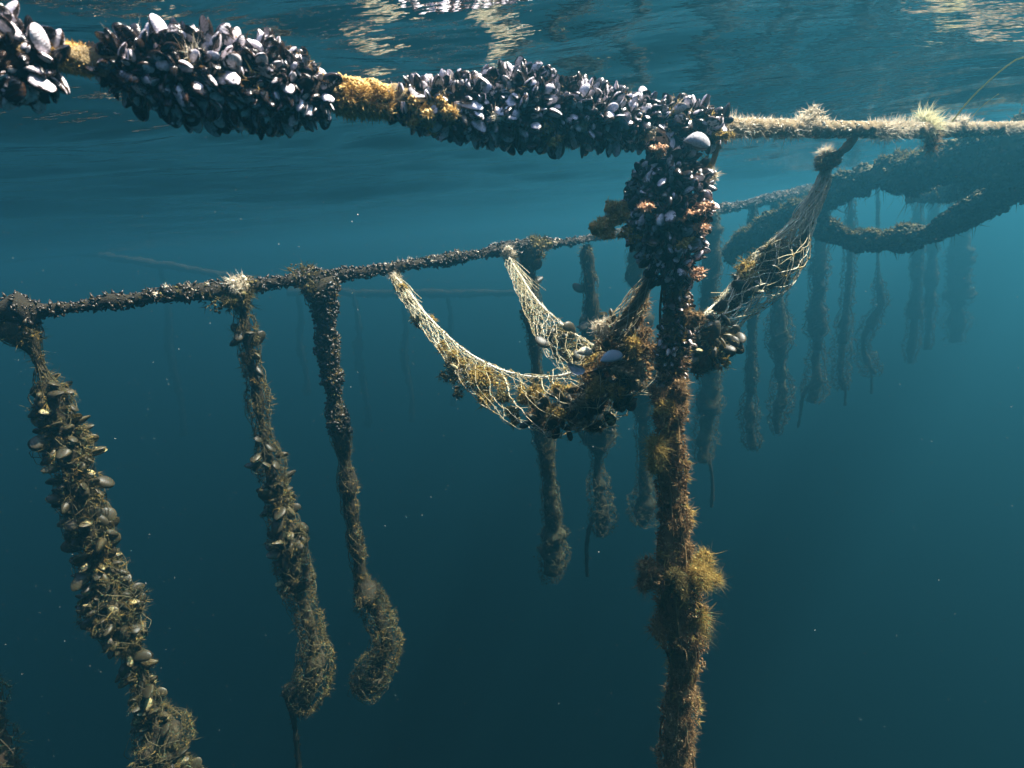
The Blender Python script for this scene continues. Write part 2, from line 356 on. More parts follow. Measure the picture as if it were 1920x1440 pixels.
def twine(mb, P, r, rnd=None):
    P = np.asarray(P, float); n = len(P)
    if n < 2: return
    T = norm(np.gradient(P, axis=0)); N = norm(np.cross(T, np.array([0.31, 0.52, 0.79]))); B = np.cross(T, N)
    r = np.broadcast_to(r, (n,))[:, None]
    V = np.stack([P + (N * math.cos(a) + B * math.sin(a)) * r for a in (0, 2.094, 4.189)], 1).reshape(-1, 3)
    i = np.arange(n - 1)[:, None] * 3; j = np.arange(3)[None]; j2 = (j + 1) % 3
    F = np.concatenate([np.stack([i + j, i + j2, i + 3 + j2], -1).reshape(-1, 3), np.stack([i + j, i + 3 + j2, i + 3 + j], -1).reshape(-1, 3)])
    mb.add(V, F, rnd=rng.random() if rnd is None else rnd)
def net_tube(mb, path, n=6, turns=None, r=0.0009, wob=0.3, mesh=0.035):
    """diamond netting drawn round a path: two families of twines that meet at the knots, slack and uneven; gives back the knots"""
    P, R = path[:, :3], path[:, 3]; T, N, B = frames(P)
    s = np.concatenate([[0], np.cumsum(np.linalg.norm(np.diff(P, axis=0), axis=1))])
    if turns is None: turns = s[-1] / (n * mesh * 1.5)
    sd = rng.uniform(0, 50, 3); knots = []; ph = 2 * np.pi * turns * s / s[-1]
    sag = np.array([0, 0, -1.0])
    for sg in (-1, 1):
        for k in range(n):
            th = 2 * np.pi * k / n + sg * ph
            D = N * np.cos(th)[:, None] + B * np.sin(th)[:, None]
            Q = P + D * R[:, None]
            w3 = np.stack([fbm(Q * 18 + sd + 9 * j, 2) for j in range(3)], -1)
            Q = Q + w3 * (R * wob)[:, None] + np.stack([vnoise(Q * 55 + sd + 5 * j + sg * 3) for j in range(3)], -1) * 0.003
            cut = np.where(rng.random(4) < .35, rng.integers(0, max(1, len(Q)), 4), -1)       # some broken meshes
            twine(mb, Q, r * rng.uniform(.75, 1.25))
            ks = np.nonzero(np.diff(np.floor(2 * n * ph / (2 * np.pi) + k)) > 0)[0]
            knots.append(Q[ks])
    kn = np.vstack(knots); nodules(mb, kn, r * 1.8); return kn

# ------------------------------------------------------------------ mussels
def mussel_shape(seed, gape=0.0, half=False, plump=1.0, K=10, A=14):
    r_ = np.random.default_rng(seed)
    u = 0.5 - 0.5 * np.cos(np.linspace(0.06, 1, K) * np.pi)
    um = r_.uniform(0.52, 0.64); W_ = r_.uniform(0.25, 0.30); uc = np.clip(u, 0, .9995)
    wd = W_ * np.where(u < um, np.sin(np.pi / 2 * np.clip(u / um, 0, 1)) ** 0.85, np.sqrt(np.clip(1 - ((uc - um) / (1 - um)) ** 2.2, 0, 1)))
    hm = r_.uniform(0.36, 0.46); H_ = plump * r_.uniform(0.16, 0.20)
    ht = H_ * np.where(u < hm, np.sin(np.pi / 2 * np.clip(u / hm, 0, 1)) ** 0.7, np.clip(1 - ((uc - hm) / (1 - hm)) ** 1.9, 0, 1) ** 0.75)
    bow = r_.uniform(0.04, 0.12) * np.sin(np.pi * u)
    mb = MB()
    def valve(sign, inner=False):
        th = np.linspace(0, np.pi, A // 2 + 1); c, s_ = np.cos(th), np.sin(th) ** 0.8
        k = 0.9 if inner else 1.0
        X = np.repeat(u[:, None], len(th), 1); Y = wd[:, None] * c[None] * (0.97 if inner else 1) + bow[:, None]
        Z = sign * (ht[:, None] * s_[None] * k + (0.004 if not gape and not half else 0))
        if gape:
            g = sign * gape; y0 = wd.max() * 0.9
            Yr = y0 + (Y - y0) * math.cos(g) + Z * math.sin(g); Z = -(Y - y0) * math.sin(g) + Z * math.cos(g); Y = Yr
        v = np.stack([X, Y, Z], -1).reshape(-1, 3); m = len(th)
        i = np.arange(K - 1)[:, None] * m; j = np.arange(m - 1)[None]
        q = np.concatenate([np.stack([i + j, i + j + 1, i + m + j + 1], -1).reshape(-1, 3), np.stack([i + j, i + m + j + 1, i + m + j], -1).reshape(-1, 3)])
        if (sign > 0) != inner: q = q[:, ::-1]
        h = np.repeat((np.sin(th)[None] ** 0.9 * np.clip(1.15 - np.abs(u - .5)[:, None] * 1.1, 0, 1)).reshape(1, -1), 1, 0).ravel()
        mb.add(v, q, rnd=0.0, hgt=4.0 if inner else h, lng=np.repeat(u, m))
    valve(1)
    if not half: valve(-1)
    if gape or half:
        valve(1, True)
        if not half: valve(-1, True)
    return mb
TEMPL = [mussel_shape(k) for k in range(6)] + [mussel_shape(20, 0.16), mussel_shape(21, 0.26)]
LOW = [mussel_shape(k, K=7, A=8) for k in range(6)] + [mussel_shape(20, 0.16, K=7, A=8), mussel_shape(21, 0.26, K=7, A=8)]
TV = [(np.vstack(t.v), np.vstack(t.f), {k: np.concatenate(x) for k, x in t.a.items()}) for t in LOW]
_mcache = {}
def mussel_mesh(k, mat):
    if (k, mat) not in _mcache:
        me = TEMPL[k].mesh("mussel"); me.materials.append(M[mat]); _mcache[(k, mat)] = me
    return _mcache[(k, mat)]
def axes_for(a, up):
    """rotation with x along a and z (the flat of the shell) near `up`"""
    a = norm(a); z = norm(up - a * np.sum(a * up, -1, keepdims=True)); y = np.cross(z, a)
    return np.stack([a, y, z], -1)
def pick(n, cands, need):
    """spread out: keep candidates farther than `need` apart"""
    keep = []; cell = {}; g = need
    for i, p in enumerate(cands):
        c = tuple((p // g).astype(int)); ok = True
        for dx in (-1, 0, 1):
            for dy in (-1, 0, 1):
                for dz in (-1, 0, 1):
                    for j in cell.get((c[0] + dx, c[1] + dy, c[2] + dz), ()):
                        if np.sum((cands[j] - p) ** 2) < need * need: ok = False; break
                    if not ok: break
                if not ok: break
            if not ok: break
        if ok: keep.append(i); cell.setdefault(c, []).append(i)
        if len(keep) >= n: break
    return np.array(keep, int)
def put_mussels(root, pos, ax, size, mat, gaping=0.12, most=300, coat=None):
    """each mussel its own part; past `most` the ones that show least are joined"""
    n = len(pos); mid = pos + ax[:, :, 0] * (size * 0.5)[:, None]
    off = np.array(root.location); out = mid - off
    vis = np.sum(norm(CAM - mid) * norm(mid - root_axis(root, mid)), -1)
    order = np.argsort(-vis); kinds = np.where(rng.random(n) < gaping, rng.integers(6, 8, n), rng.integers(0, 6, n))
    sc = np.stack([size, size * rng.uniform(.85, 1.2, n), size * rng.uniform(.85, 1.2, n)], -1)
    for i in order[:most]:
        o = bpy.data.objects.new("mussel", mussel_mesh(int(kinds[i]), mat)); COL.objects.link(o); o.parent = root
        m = np.eye(4); m[:3, :3] = ax[i] * sc[i][None, :]; m[:3, 3] = pos[i] - off
        o.matrix_basis = Matrix(m.tolist())
    if n > most:
        mb = MB()
        for i in order[most:]:
            v, f, at_ = TV[kinds[i]]
            mb.add((v * sc[i]) @ ax[i].T + pos[i], f, rnd=rng.random(), hgt=at_['hgt'], lng=at_['lng'])
        mb.build("mussel_mass", M[mat], root, "stuff")
    if coat:                      # weed growing on the shells themselves
        k = 9; d = norm(rng.normal(0, 1, (n * k, 3))); A = np.repeat(ax, k, 0); S = np.repeat(size, k)
        lp = np.stack([.5 + d[:, 0] * .42, d[:, 1] * .26, d[:, 2] * .17], -1) * S[:, None]; p = np.repeat(pos, k, 0) + np.einsum('nij,nj->ni', A, lp)
        sel = vnoise(p * 35) > -.25; mb = MB(); dw = np.einsum('nij,nj->ni', A, d)
        tufts(mb, p[sel], dw[sel], 7, coat[1], coat[2], .8, 1.3); nodules(mb, p[sel][::2], coat[1] * .28); mb.build("algae_growth", M[coat[0]], root, "stuff")
AXES = {}
def root_axis(root, pts):
    P = AXES[root.name]; d = ((pts[:, None, :] - P[None]) ** 2).sum(-1); return P[d.argmin(1)]
def clump(label, spines, size, need, mat, count, tilt=0.55, core_k=0.62, gaping=0.12, amp=0.18, slim=.93, name="mussel_clump", grp="mussel clumps on the near rope"):
    """a clump of mussels round one or more spines (pixel paths with outer radius)"""
    paths = [smooth(px_path(s), 0.006) for s in spines]
    for p in paths: p[:, 3] *= slim
    allP = np.vstack(paths); root = empty(name, allP[len(allP) // 2, :3], label, "mussels", grp); AXES[root.name] = allP[::6, :3]
    mb = MB()
    for p in paths:
        c = p.copy(); c[:, 3] = np.maximum(c[:, 3] * core_k, 0.008); tube(mb, c, 18, 0.22, 45.0)
    mb.build("byssus_mat", M['core'], root)
    P, D, T, R = [], [], [], []
    for p in paths:
        c = p.copy(); c[:, 3] = np.maximum(c[:, 3] - size * 0.48, c[:, 3] * 0.45)
        q, d, t, _, r = around(c, count * 9, amp, 30.0); P.append(q); D.append(d); T.append(t); R.append(r)
    P, D, T = np.vstack(P), np.vstack(D), np.vstack(T)
    if len(paths) > 1:            # not inside another arm of the clump
        keep = np.ones(len(P), bool)
        for p in paths:
            dd = ((P[:, None, :] - p[None, ::5, :3]) ** 2).sum(-1); j = dd.argmin(1)
            keep &= np.sqrt(dd.min(1)) > (p[::5, 3][j] - size * 0.5) * 0.8
        P, D, T = P[keep], D[keep], T[keep]
    o = rng.permutation(len(P)); P, D, T = P[o], D[o], T[o]
    k = pick(count, P, need); P, D, T = P[k], D[k], T[k]; n = len(P)
    a = norm(D * rng.uniform(0.55, 1.2, (n, 1)) + T * rng.normal(0, tilt, (n, 1)) + rng.normal(0, 0.26, (n, 3)) + np.array([0, 0, -0.12]))
    up = norm(rng.normal(0, 1, (n, 3)) + D * 0.4)
    sz = size * np.clip(rng.lognormal(0, 0.25, n), 0.5, 1.55)
    put_mussels(root, P - a * (sz * 0.22)[:, None], axes_for(a, up), sz, mat, gaping)
    return root, paths
def nearest_skin(pts):
    return np.array(pts, float)
def lump(root, name, mat, centre, r, n_nod, nod, n_tuft, L, W=0.0011, label=None, k=7, squash=(1, 1, 1), core=True, spread=.85):
    """a soft lump of growth: a knobbly body with tufts of filaments all over"""
    c = np.asarray(centre, float); sq = np.asarray(squash, float)
    mb = MB(); m = 5; sub = c + rng.normal(0, .42 * r, (m, 3)) * sq; sr = r * rng.uniform(.35, .75, m)     # a few uneven knobs, not one ball
    def skin(n, lo):
        k = rng.integers(0, m, n); d = norm(rng.normal(0, 1, (n, 3))); return sub[k] + d * sq * (sr[k] * rng.uniform(lo, 1.0, n))[:, None], d
    p, d = skin(max(n_nod, 1), .45); nodules(mb, p, nod)
    if core: nodules(mb, np.repeat(sub, 8, 0) + rng.normal(0, .22 * r, (m * 8, 3)) * sq, r * .13)
    p, d = skin(n_tuft, .6)
    tufts(mb, p, norm(d + np.array([0.1, 0, -.1])), k, L, W, spread, 1.7)
    return mb.build(name, M[mat], root, "stuff", label=label)

# ------------------------------------------------------------------ the near rope with its mussel clumps
RP = 1.0
near_px = [(-140, 70, 22, .55), (0, 92, 22, .58), (110, 106, 22, .61), (350, 142, 22, .69), (560, 168, 23, .77), (670, 180, 23, .82), (820, 195, 22, .88), (1000, 212, 21, .93), (1150, 228, 20, .97), (1290, 238, 20, 1.02), (1400, 240, 15, 1.08),
           (1520, 242, 14, 1.16), (1640, 244, 13, 1.26), (1760, 244, 12, 1.38), (1920, 240, 10, 1.58), (2080, 236, 9, 1.85)]
near = smooth(px_path(near_px), 0.006)
rope = empty("mussel_rope", near[len(near) // 2, :3], "thick fouled rope running across under the surface, bearing the black mussel clumps", "rope")
mb = MB(); tube(mb, near, 14, 0.14, 60, strands=3, pitch=0.12); mb.build("rope_core", M['rope'], rope)
right = near[int(np.argmin(np.abs(near[:, 0] - at(1345, 238, 1.04)[0]))):]
mb = MB(); q, d, t, s, r = around(right, 26000, 0.1, 60)
pat = np.clip(.75 + .8 * fbm(q * 14), .25, 1.6); blades(mb, q - d * 0.004, d * 0.8 + np.array([0.25, 0, 0.2]), 0.0125 * pat, 0.0012, 1.3, 0.7)
q, d, t, s, r = around(right, 1500, 0.1, 60); nodules(mb, q, 0.0035); mb.build("hydroid_fuzz", M['cream'], rope, "stuff", label="cream fuzz covering the bare stretch of rope")
sec = smooth(px_path([(628, 178, 27, .80), (680, 182, 28, .825), (728, 186, 25, .845)]), .004)
mb = MB(); q, d, t, s, r = around(sec, 1500, 0.15, 60); nodules(mb, q, 0.0032)
k = d[:, 2] < 0.3; tufts(mb, q[k][:600], d[k][:600], 6, 0.010, 0.0020, 0.7); mb.build("bryozoan_crust", M['yellow'], rope, "stuff", label="yellow knobbly crust on the rope between two mussel clumps")
lump(rope, "sponge_lump", 'cream', at(1522, 224, 1.16), 0.022, 120, .005, 160, 0.012, label="cream lump standing on top of the rope")
lump(rope, "sponge_lump", 'cream', at(1500, 232, 1.15), 0.018, 80, .005, 120, 0.014)
lump(rope, "algae_tuft", 'pale', at(1745, 236, 1.36), 0.026, 40, .005, 260, 0.022, label="pale yellow bushy tuft on the rope")
lump(rope, "algae_tuft", 'brown', at(1752, 258, 1.36), 0.020, 80, .005, 120, 0.016)
lump(rope, "algae_tuft", 'cream', at(1803, 232, 1.42), 0.015, 60, .004, 90, 0.014)
mb = MB(); sec = smooth(px_path([(90, 103, 23, .605), (165, 115, 22, .63)]), .003); q, d, t, s, r = around(sec, 900, .1, 60); nodules(mb, q, 0.0028); blades(mb, q, d, 0.006, .0012); mb.build("bryozoan_crust", M['yellow'], rope, "stuff")

SZ = 0.0275
ca, pa = clump("mussel clump cut by the frame edge, left of the bare yellow rope stretch", [[(-90, 90, 66, .56), (0, 108, 76, .58), (50, 114, 74, .595), (85, 120, 60, .60), (104, 126, 38, .605)]], SZ * .78, 0.0082, 'mussel', 520)
cb, pb = clump("long mussel clump with fuzzy top edge between the two yellow rope stretches", [[(172, 122, 26, .63), (215, 128, 50, .645), (280, 136, 70, .665), (350, 146, 80, .69), (430, 156, 86, .72), (510, 168, 82, .75), (570, 176, 64, .77), (602, 180, 48, .78), (618, 182, 28, .785)]], SZ * .76, 0.0077, 'mussel', 1850)
cc, pc = clump("long mussel clump on the middle of the rope, with yellow crust at one end", [[(726, 190, 26, .845), (760, 194, 42, .86), (820, 200, 52, .88), (900, 205, 62, .905), (985, 206, 70, .93), (1060, 216, 62, .95), (1130, 222, 56, .965), (1200, 230, 46, .99), (1235, 236, 40, 1.0)]], SZ * .80, 0.0082, 'mussel', 1550)
cdm, pd = clump("bulging mussel clump at the junction of the rope and the upright line", [[(1262, 236, 46, 1.0), (1264, 285, 46, 1.0), (1258, 318, 66, 1.0), (1250, 370, 82, 1.0), (1252, 425, 78, 1.0), (1256, 475, 62, 1.0), (1264, 520, 38, 1.0)],
    [(1205, 234, 42, .985), (1260, 232, 46, 1.0), (1310, 238, 42, 1.02), (1350, 242, 32, 1.035)]], 0.0225, 0.0088, 'mussel_dark', 1300, tilt=0.8)
ce, pe = clump("narrow band of small brown mussels on the upright line below the bulge", [[(1268, 528, 30, 1.0), (1270, 590, 34, 1.0), (1264, 650, 38, 1.0), (1262, 700, 34, 1.0), (1258, 745, 24, 1.0)]], 0.0165, 0.0080, 'mussel_brown', 420, tilt=0.8, slim=.80, grp="mussel clumps on the upright line")
# growth among the mussels
def sprinkle(root, paths, n, mat, L, name="algae_tuft", lo=0, hi=1, upw=0.0, k=6, W=.0012, face=None, sink=.8):
    mb = MB()
    for p in paths:
        q, d, t, s, r = around(p, n * 4, 0.1, 30, lo, hi); sel = vnoise(q * 28 + 3) > 0.15
        if face is not None: sel &= (d @ np.array(face)) > 0.2
        q, d = q[sel][:n], d[sel][:n]; tufts(mb, q - d * L * sink, norm(d + np.array([0, 0, upw])), k, L, W)
        nodules(mb, q[: n // 3] - d[: n // 3] * L * .7, L * 0.2)
    return mb.build(name, M[mat], root, "stuff")
sprinkle(ca, pa, 150, 'cream', 0.024, "hydroid_fuzz", .3, 1, .5, 6, .0007, (0, 0, 1), .15)
sprinkle(cb, pb, 330, 'cream', 0.021, "hydroid_fuzz", 0.02, 0.48, .4, 6, .0007, (0, 0, 1), .2)
sprinkle(cb, pb, 160, 'brown', 0.011, sink=.5); sprinkle(cb, pb, 60, 'yellow', 0.008, sink=.5); sprinkle(cc, pc, 120, 'brown', 0.010, sink=.5); sprinkle(ca, pa, 60, 'brown', 0.010, sink=.5); sprinkle(cc, pc, 60, 'yellow', 0.010, k=8, W=.0018); sprinkle(cc, pc, 50, 'cream', 0.008)
sprinkle(cdm, pd, 110, 'yellow', 0.008); sprinkle(cdm, pd, 90, 'golden', 0.010); sprinkle(cdm, pd, 60, 'cream', 0.008); sprinkle(ce, pe, 220, 'brown', 0.011, k=8, W=.0012, sink=.4); sprinkle(ce, pe, 200, 'golden', 0.009, sink=.4); sprinkle(ce, pe, 80, 'peach', 0.007, sink=.4)
for (x, y, Y, r, m) in [(785, 195, .845, .014, 'yellow'), (775, 225, .845, .012, 'yellow'), (790, 212, .84, .012, 'yellow'), (812, 205, .85, .010, 'yellow'), (1182, 228, .955, .011, 'yellow'), (1020, 240, .90, .008, 'yellow'), (1035, 262, .91, .008, 'yellow'), (835, 200, .84, .010, 'yellow'), (800, 232, .85, .012, 'yellow'), (850, 215, .845, .008, 'yellow'), (930, 225, .87, .007, 'cream'), (760, 180, .85, .010, 'yellow'), (1090, 235, .92, .007, 'cream')]:
    lump(cc, "bryozoan_crust", m, at(x, y, Y), r, 70, .004, 50, .007, .0018)
for (x, y, Y, r, m) in [(1308, 512, .945, .017, 'peach'), (1318, 388, .925, .011, 'peach'), (1290, 405, .92, .009, 'peach'), (1312, 428, .93, .010, 'peach'), (1210, 388, .925, .010, 'peach'), (1280, 455, .93, .014, 'golden'), (1178, 440, .96, .013, 'golden'), (1215, 250, .95, .012, 'cream'), (1235, 285, .945, .010, 'peach'), (1350, 255, .99, .015, 'golden')]:
    lump(cdm, "sponge_lump", m, at(x, y, Y), r, 60, .004, 60, .006, .0016, squash=(1.4, .8, .7))
# one big mottled mussel and stray shells
def single(name, label, cat, x, y, Y, size, axis, up, mat, kind=0, half=False, group=None, plump=1.0):
    t = mussel_shape(77 + kind, 0.0, half, plump); me = t.mesh(name); me.materials.append(M[mat])
    o = bpy.data.objects.new(name, me); COL.objects.link(o); a = axes_for(norm(np.array([axis], float)), np.array([up], float))[0]
    m = np.eye(4); m[:3, :3] = a * size; m[:3, 3] = at(x, y, Y) - a[:, 0] * size * .5; o.matrix_world = Matrix(m.tolist()); tag(o, label, cat, group); return o
M['mussel_mottled'] = shell_mat("mussel_shell_mottled", (0.02, 0.02, 0.03), (0.10, 0.08, 0.06), (0.34, 0.335, 0.35), 0.62, 0.45, 0.8)
single("mussel", "big grey mottled mussel under the rope at the top of the bulging clump", "mussel", 1306, 268, .955, .050, (1, .1, -.15), (-.1, -.9, .4), 'mussel_mottled', 1, plump=1.3)

# ------------------------------------------------------------------ the upright line under the bulge
up_px = [(1262, 470, 22), (1262, 560, 26), (1260, 700, 28), (1254, 760, 32), (1258, 800, 27), (1256, 860, 32), (1262, 950, 30), (1266, 1030, 36), (1268, 1090, 42), (1276, 1160, 44), (1282, 1210, 38), (1278, 1260, 28), (1272, 1330, 32), (1268, 1400, 34), (1272, 1480, 34), (1274, 1560, 30)]
up = smooth(px_path(up_px, 1.0), 0.006); up[:, 3] *= .86
line = empty("upright_line", up[0, :3], "upright line shaggy with brown algae hanging down through the frame", "rope")
mb = MB(); c = up.copy(); c[:, 3] *= 0.72; tube(mb, c, 16, 0.35, 50); mb.build("rope_core", M['brown'], line)
mb = MB()
for k in range(9):
    th = k * 0.7 + 0.8; off = np.array([math.cos(th), math.sin(th), 0]); P = up[:, :3] + off * (up[:, 3:4] * 0.8) * (1 + .3 * np.sin(up[:, 2:3] * 23 + k * 2)); twine(mb, P, 0.003)
mb.build("rope_strand", M['brown'], line, "stuff")
mb = MB(); q, d, t, s, r = around(up, 6500, 0.4, 38, 0.12, 1); sel = fbm(q * 22 + 5) > -0.35
q, d = q[sel], d[sel]; tufts(mb, q - d * .006, norm(d + np.array([0, 0, .15])), 10, 0.012, 0.0010, 0.8, 1.5)
q, d, t, s, r = around(up, 4000, 0.4, 38, 0.12, 1); nodules(mb, q, 0.0032); mb.build("algae_growth", M['brown'], line, "stuff", label="brown shaggy algae coating the upright line")
mb = MB(); q, d, t, s, r = around(up, 700, 0.4, 38, 0.2, .75); sel = fbm(q * 22 + 55) > 0.25; tufts(mb, q[sel], d[sel], 8, 0.015, 0.0016, 0.8); mb.build("algae_growth", M['golden'], line, "stuff")
for (x, y, Y, r, m, L, nm) in [(1222, 1078, .97, .030, 'brown', .018, None), (1205, 1085, .98, .022, 'brown', .020, None), (1312, 1068, .97, .030, 'golden', .020, "golden feathery algae tuft on the upright line"), (1326, 1080, .98, .018, 'golden', .022, None), (1262, 1082, .955, .026, 'olive', .016, None), (1308, 1165, .97, .020, 'golden', .026, None), (1312, 1190, .98, .018, 'olive', .024, None), (1240, 1170, .97, .022, 'brown', .020, None),
                               (1232, 835, .97, .016, 'golden', .024, None), (1228, 868, .98, .015, 'golden', .022, None), (1232, 745, .97, .020, 'brown', .013, None), (1270, 735, .955, .020, 'brown', .012, None), (1242, 766, .96, .018, 'golden', .012, None), (1300, 598, .96, .014, 'brown', .013, None), (1238, 790, .96, .015, 'brown', .012, None)]:
    lump(line, "algae_tuft", m, at(x, y, Y), r, 90, .005, int(13000 * r), L * .75, .0007, label=nm, k=10, spread=1.5, squash=(1, .9, 1.25))
# branching stub and tie
st = empty("hydroid_branch", at(1165, 420, 1.0), "stubby golden branching growth sticking out of the bulging mussel clump", "sponge")
mb = MB()
for pts in ([(1180, 400, 9), (1150, 412, 11), (1128, 425, 12), (1108, 432, 9)], [(1135, 422, 10), (1140, 436, 9), (1142, 448, 6)], [(1175, 392, 7), (1155, 390, 8), (1135, 388, 7)]):
    p = smooth(px_path(pts, .99), .003); tube(mb, p, 8, .3, 80); q, d, t, s, r = around(p, 260, .2, 80); tufts(mb, q, d, 6, .007, .0014); nodules(mb, q[:120], .003)
mb.build("branch", M['yellow'], st)
tie = empty("tie_line", at(1345, 275, 1.03), "thin rusty brown tie hanging under the rope beside the mottled mussel", "rope")
p = smooth(px_path([(1350, 262, 5, 1.03), (1338, 300, 5, 1.035), (1325, 350, 5, 1.04), (1318, 400, 5, 1.05)]), .004)
mb = MB(); tube(mb, p, 8, .1, 90, strands=2, pitch=.03); mb.build("cord", M['rope'], tie)
lump(tie, "algae_tuft", 'golden', at(1322, 318, 1.03), .012, 50, .003, 110, .010, .0013, squash=(.8, .8, 1.8)); lump(tie, "algae_tuft", 'cream', at(1328, 335, 1.03), .010, 40, .003, 90, .009, .0013, squash=(.8, .8, 1.8))

# ------------------------------------------------------------------ the second line, farther off, and its net droppers
def ylong(x): return 3.2 / (1.29 - (x - 960) / 960)
sec_px = [(-260, 605, 0.0216), (-120, 594, 0.0245), (0, 586, 0.0259), (40, 584, 0.0570), (75, 582, 0.0245), (140, 576, 0.0130), (200, 568, 0.0216), (240, 563, 0.0144), (300, 555, 0.0187), (340, 550, 0.0230), (440, 540, 0.0245), (520, 530, 0.0187), (590, 521, 0.0288), (640, 516, 0.0202), (730, 502, 0.0187), (800, 492, 0.0187), (850, 484, 0.0245), (900, 477, 0.0158), (950, 466, 0.0288), (1000, 460, 0.0259), (1060, 455, 0.0158), (1120, 444, 0.0158), (1200, 428, 0.0187), (1260, 414, 0.0173), (1340, 395, 0.0288), (1400, 383, 0.0245), (1450, 372, 0.0360), (1520, 356, 0.0360), (1600, 340, 0.0360), (1750, 318, 0.0288), (1950, 300, 0.0216)]
P2 = np.array([[*at(x, y, ylong(x)), r] for x, y, r in sec_px]); P2 = smooth(P2, 0.015)
l2 = empty("second_line", P2[len(P2) // 2, :3], "dark crusted line running slantwise behind, from which the net droppers hang", "rope")
mb = MB(); tube(mb, P2, 14, 0.30, 22); mb.build("rope_core", M['rope_dark'], l2)
mb = MB(); q, d, t, s, r = around(P2, 17000, 0.30, 22, 0, .75); nodules(mb, q + d * rng.uniform(-.003, .006, (len(q), 1)), 0.0058, 1.8); mb.build("mussel_spat", M['spat'], l2, "stuff", label="crust of tiny black mussels on the line")
mb = MB(); q, d, t, s, r = around(P2, 4000, 0.30, 22); sel = (vnoise(q * 6) > 0.05) & (d[:, 2] > -.3); tufts(mb, q[sel], d[sel], 6, .016, .0026); nodules(mb, q[sel], .006); mb.build("algae_growth", M['olive'], l2, "stuff")
mb = MB(); q, d, t, s, r = around(P2, 2500, 0.30, 22); sel = (vnoise(q * 5 + 7) > 0.1) & (d[:, 2] > 0); tufts(mb, q[sel], d[sel], 5, .014, .0026); nodules(mb, q[sel], .006); mb.build("algae_growth", M['cream'], l2, "stuff")
for (x, y, m) in [(445, 538, 'cream'), (465, 548, 'olive'), (430, 560, 'olive'), (950, 468, 'cream'), (1005, 450, 'olive'), (960, 480, 'olive')]:
    lump(l2, "algae_tuft", m, at(x, y, ylong(x) - .03), .026, 60, .007, 110, .018, .0018)

GR = "net droppers hanging from the second line"
def part_of(path, lo, hi): n = len(path); return path[int(lo * (n - 1)):int(hi * (n - 1)) + 1]
def dropper(label, pts, Y, cores=((0, 1, .6),), nets=((0, 1),), shells=(), fuzz=(900, .014), netmat='net_dull', fuzzmat='olive', tail=None, strands=6, tw=.0010, knot='olive', coremat='rope_dark', step=None, golden=0, seeds=0, group=GR, slim=1.0):
    path = smooth(px_path(pts, Y), step or max(.010, .006 * Y)); root = empty("net_dropper", path[0, :3], label, "fishing net", group)
    path[:, 3] *= slim * (1 + .32 * fbm(path[:, :3] * np.array([3, 3, 11.0]) + 7 * Y))
    AXES[root.name] = path[::4, :3]
    mb = MB()
    for lo, hi, k in cores:
        c = part_of(path, lo, hi).copy(); c[:, 3] *= k
        if len(c) > 2: mb = MB(); tube(mb, c, 12, .4, 16); mb.build("packed_core", M[coremat], root)
    
    mb = MB()
    for lo, hi in nets:
        c = part_of(path, lo, hi)
        if len(c) > 4: net_tube(mb, c, strands, r=tw)
    for k in range(5):      # lengthwise yarns
        th = k * 1.256; P = path[:, :3] + np.array([math.cos(th), math.sin(th), 0]) * path[:, 3:4] * (.9 + .2 * np.sin(path[:, 2:3] * 17 + k * 3)); twine(mb, P, tw * 1.3)
    mb.build("net", M[netmat], root, label="knotted net stocking")
    n, L = fuzz
    if n:
        mb = MB(); q, d, t, s, r = around(path, n * 2, .3, 16)
        inside = np.zeros(len(q), bool)
        for lo, hi, k in cores: inside |= (s >= lo) & (s <= hi)
        sel = inside | (rng.random(len(q)) < .5); q, d = q[sel][:n], d[sel][:n]
        tufts(mb, q - d * .008, norm(d + np.array([0, 0, -.1])), 8, L, .0007 + .0003 * Y, .8, 1.4); nodules(mb, q[: n // 2] - d[: n // 2] * .006, .003 + .0008 * Y); mb.build("algae_growth", M[fuzzmat], root, "stuff")
    if seeds:
        mb = MB(); q, d, t, s, r = around(path, seeds, .3, 16, 0, .3); nodules(mb, q, .007, 1.7); mb.build("mussel_spat", M['spat'], root, "stuff")
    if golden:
        mb = MB(); q, d, t, s, r = around(path, golden, .3, 16); sel = (d[:, 2] + d[:, 0]) > 0; tufts(mb, q[sel], d[sel], 8, L, .0010, .8, 1.4); mb.build("algae_growth", M['golden'], root, "stuff")  # golden growth kept to the upper right, painting that side as sunlit
    for lo, hi, n, sz in shells:
        c = part_of(path, lo, hi).copy(); c[:, 3] *= .72
        q, d, t, s, r = around(c, n * 8, .15, 16); k = pick(n, q, sz * .42); q, d, t = q[k], d[k], t[k]; m = len(q)
        a = norm(d * rng.uniform(.5, 1, (m, 1)) + t * rng.normal(0, .5, (m, 1)) + rng.normal(0, .25, (m, 3))); s_ = sz * np.clip(rng.lognormal(0, .22, m), .55, 1.6)
        put_mussels(root, q - a * (s_ * .3)[:, None], axes_for(a, norm(rng.normal(0, 1, (m, 3)) + np.array([0, 0, .6]))), s_, 'mussel_olive', .18, coat=('olive', .010, .0009))
    if knot:
        for j in range(3): lump(root, "knot", knot, path[0, :3] + rng.normal(0, .012, 3) - np.array([0, 0, .01 * j]), max(.02, path[0, 3]), 40, .006 + .001 * Y, 70, .02, .0015 + .0004 * Y)
    if tail:
        p = smooth(px_path(tail, Y), .012); mb = MB(); tube(mb, p, 7, .3, 30); q, d, t, s, r = around(p, 150, .2, 30); tufts(mb, q, d, 4, .008, .002); mb.build("tail_rope", M['rope_dark'], root)
    return root, path
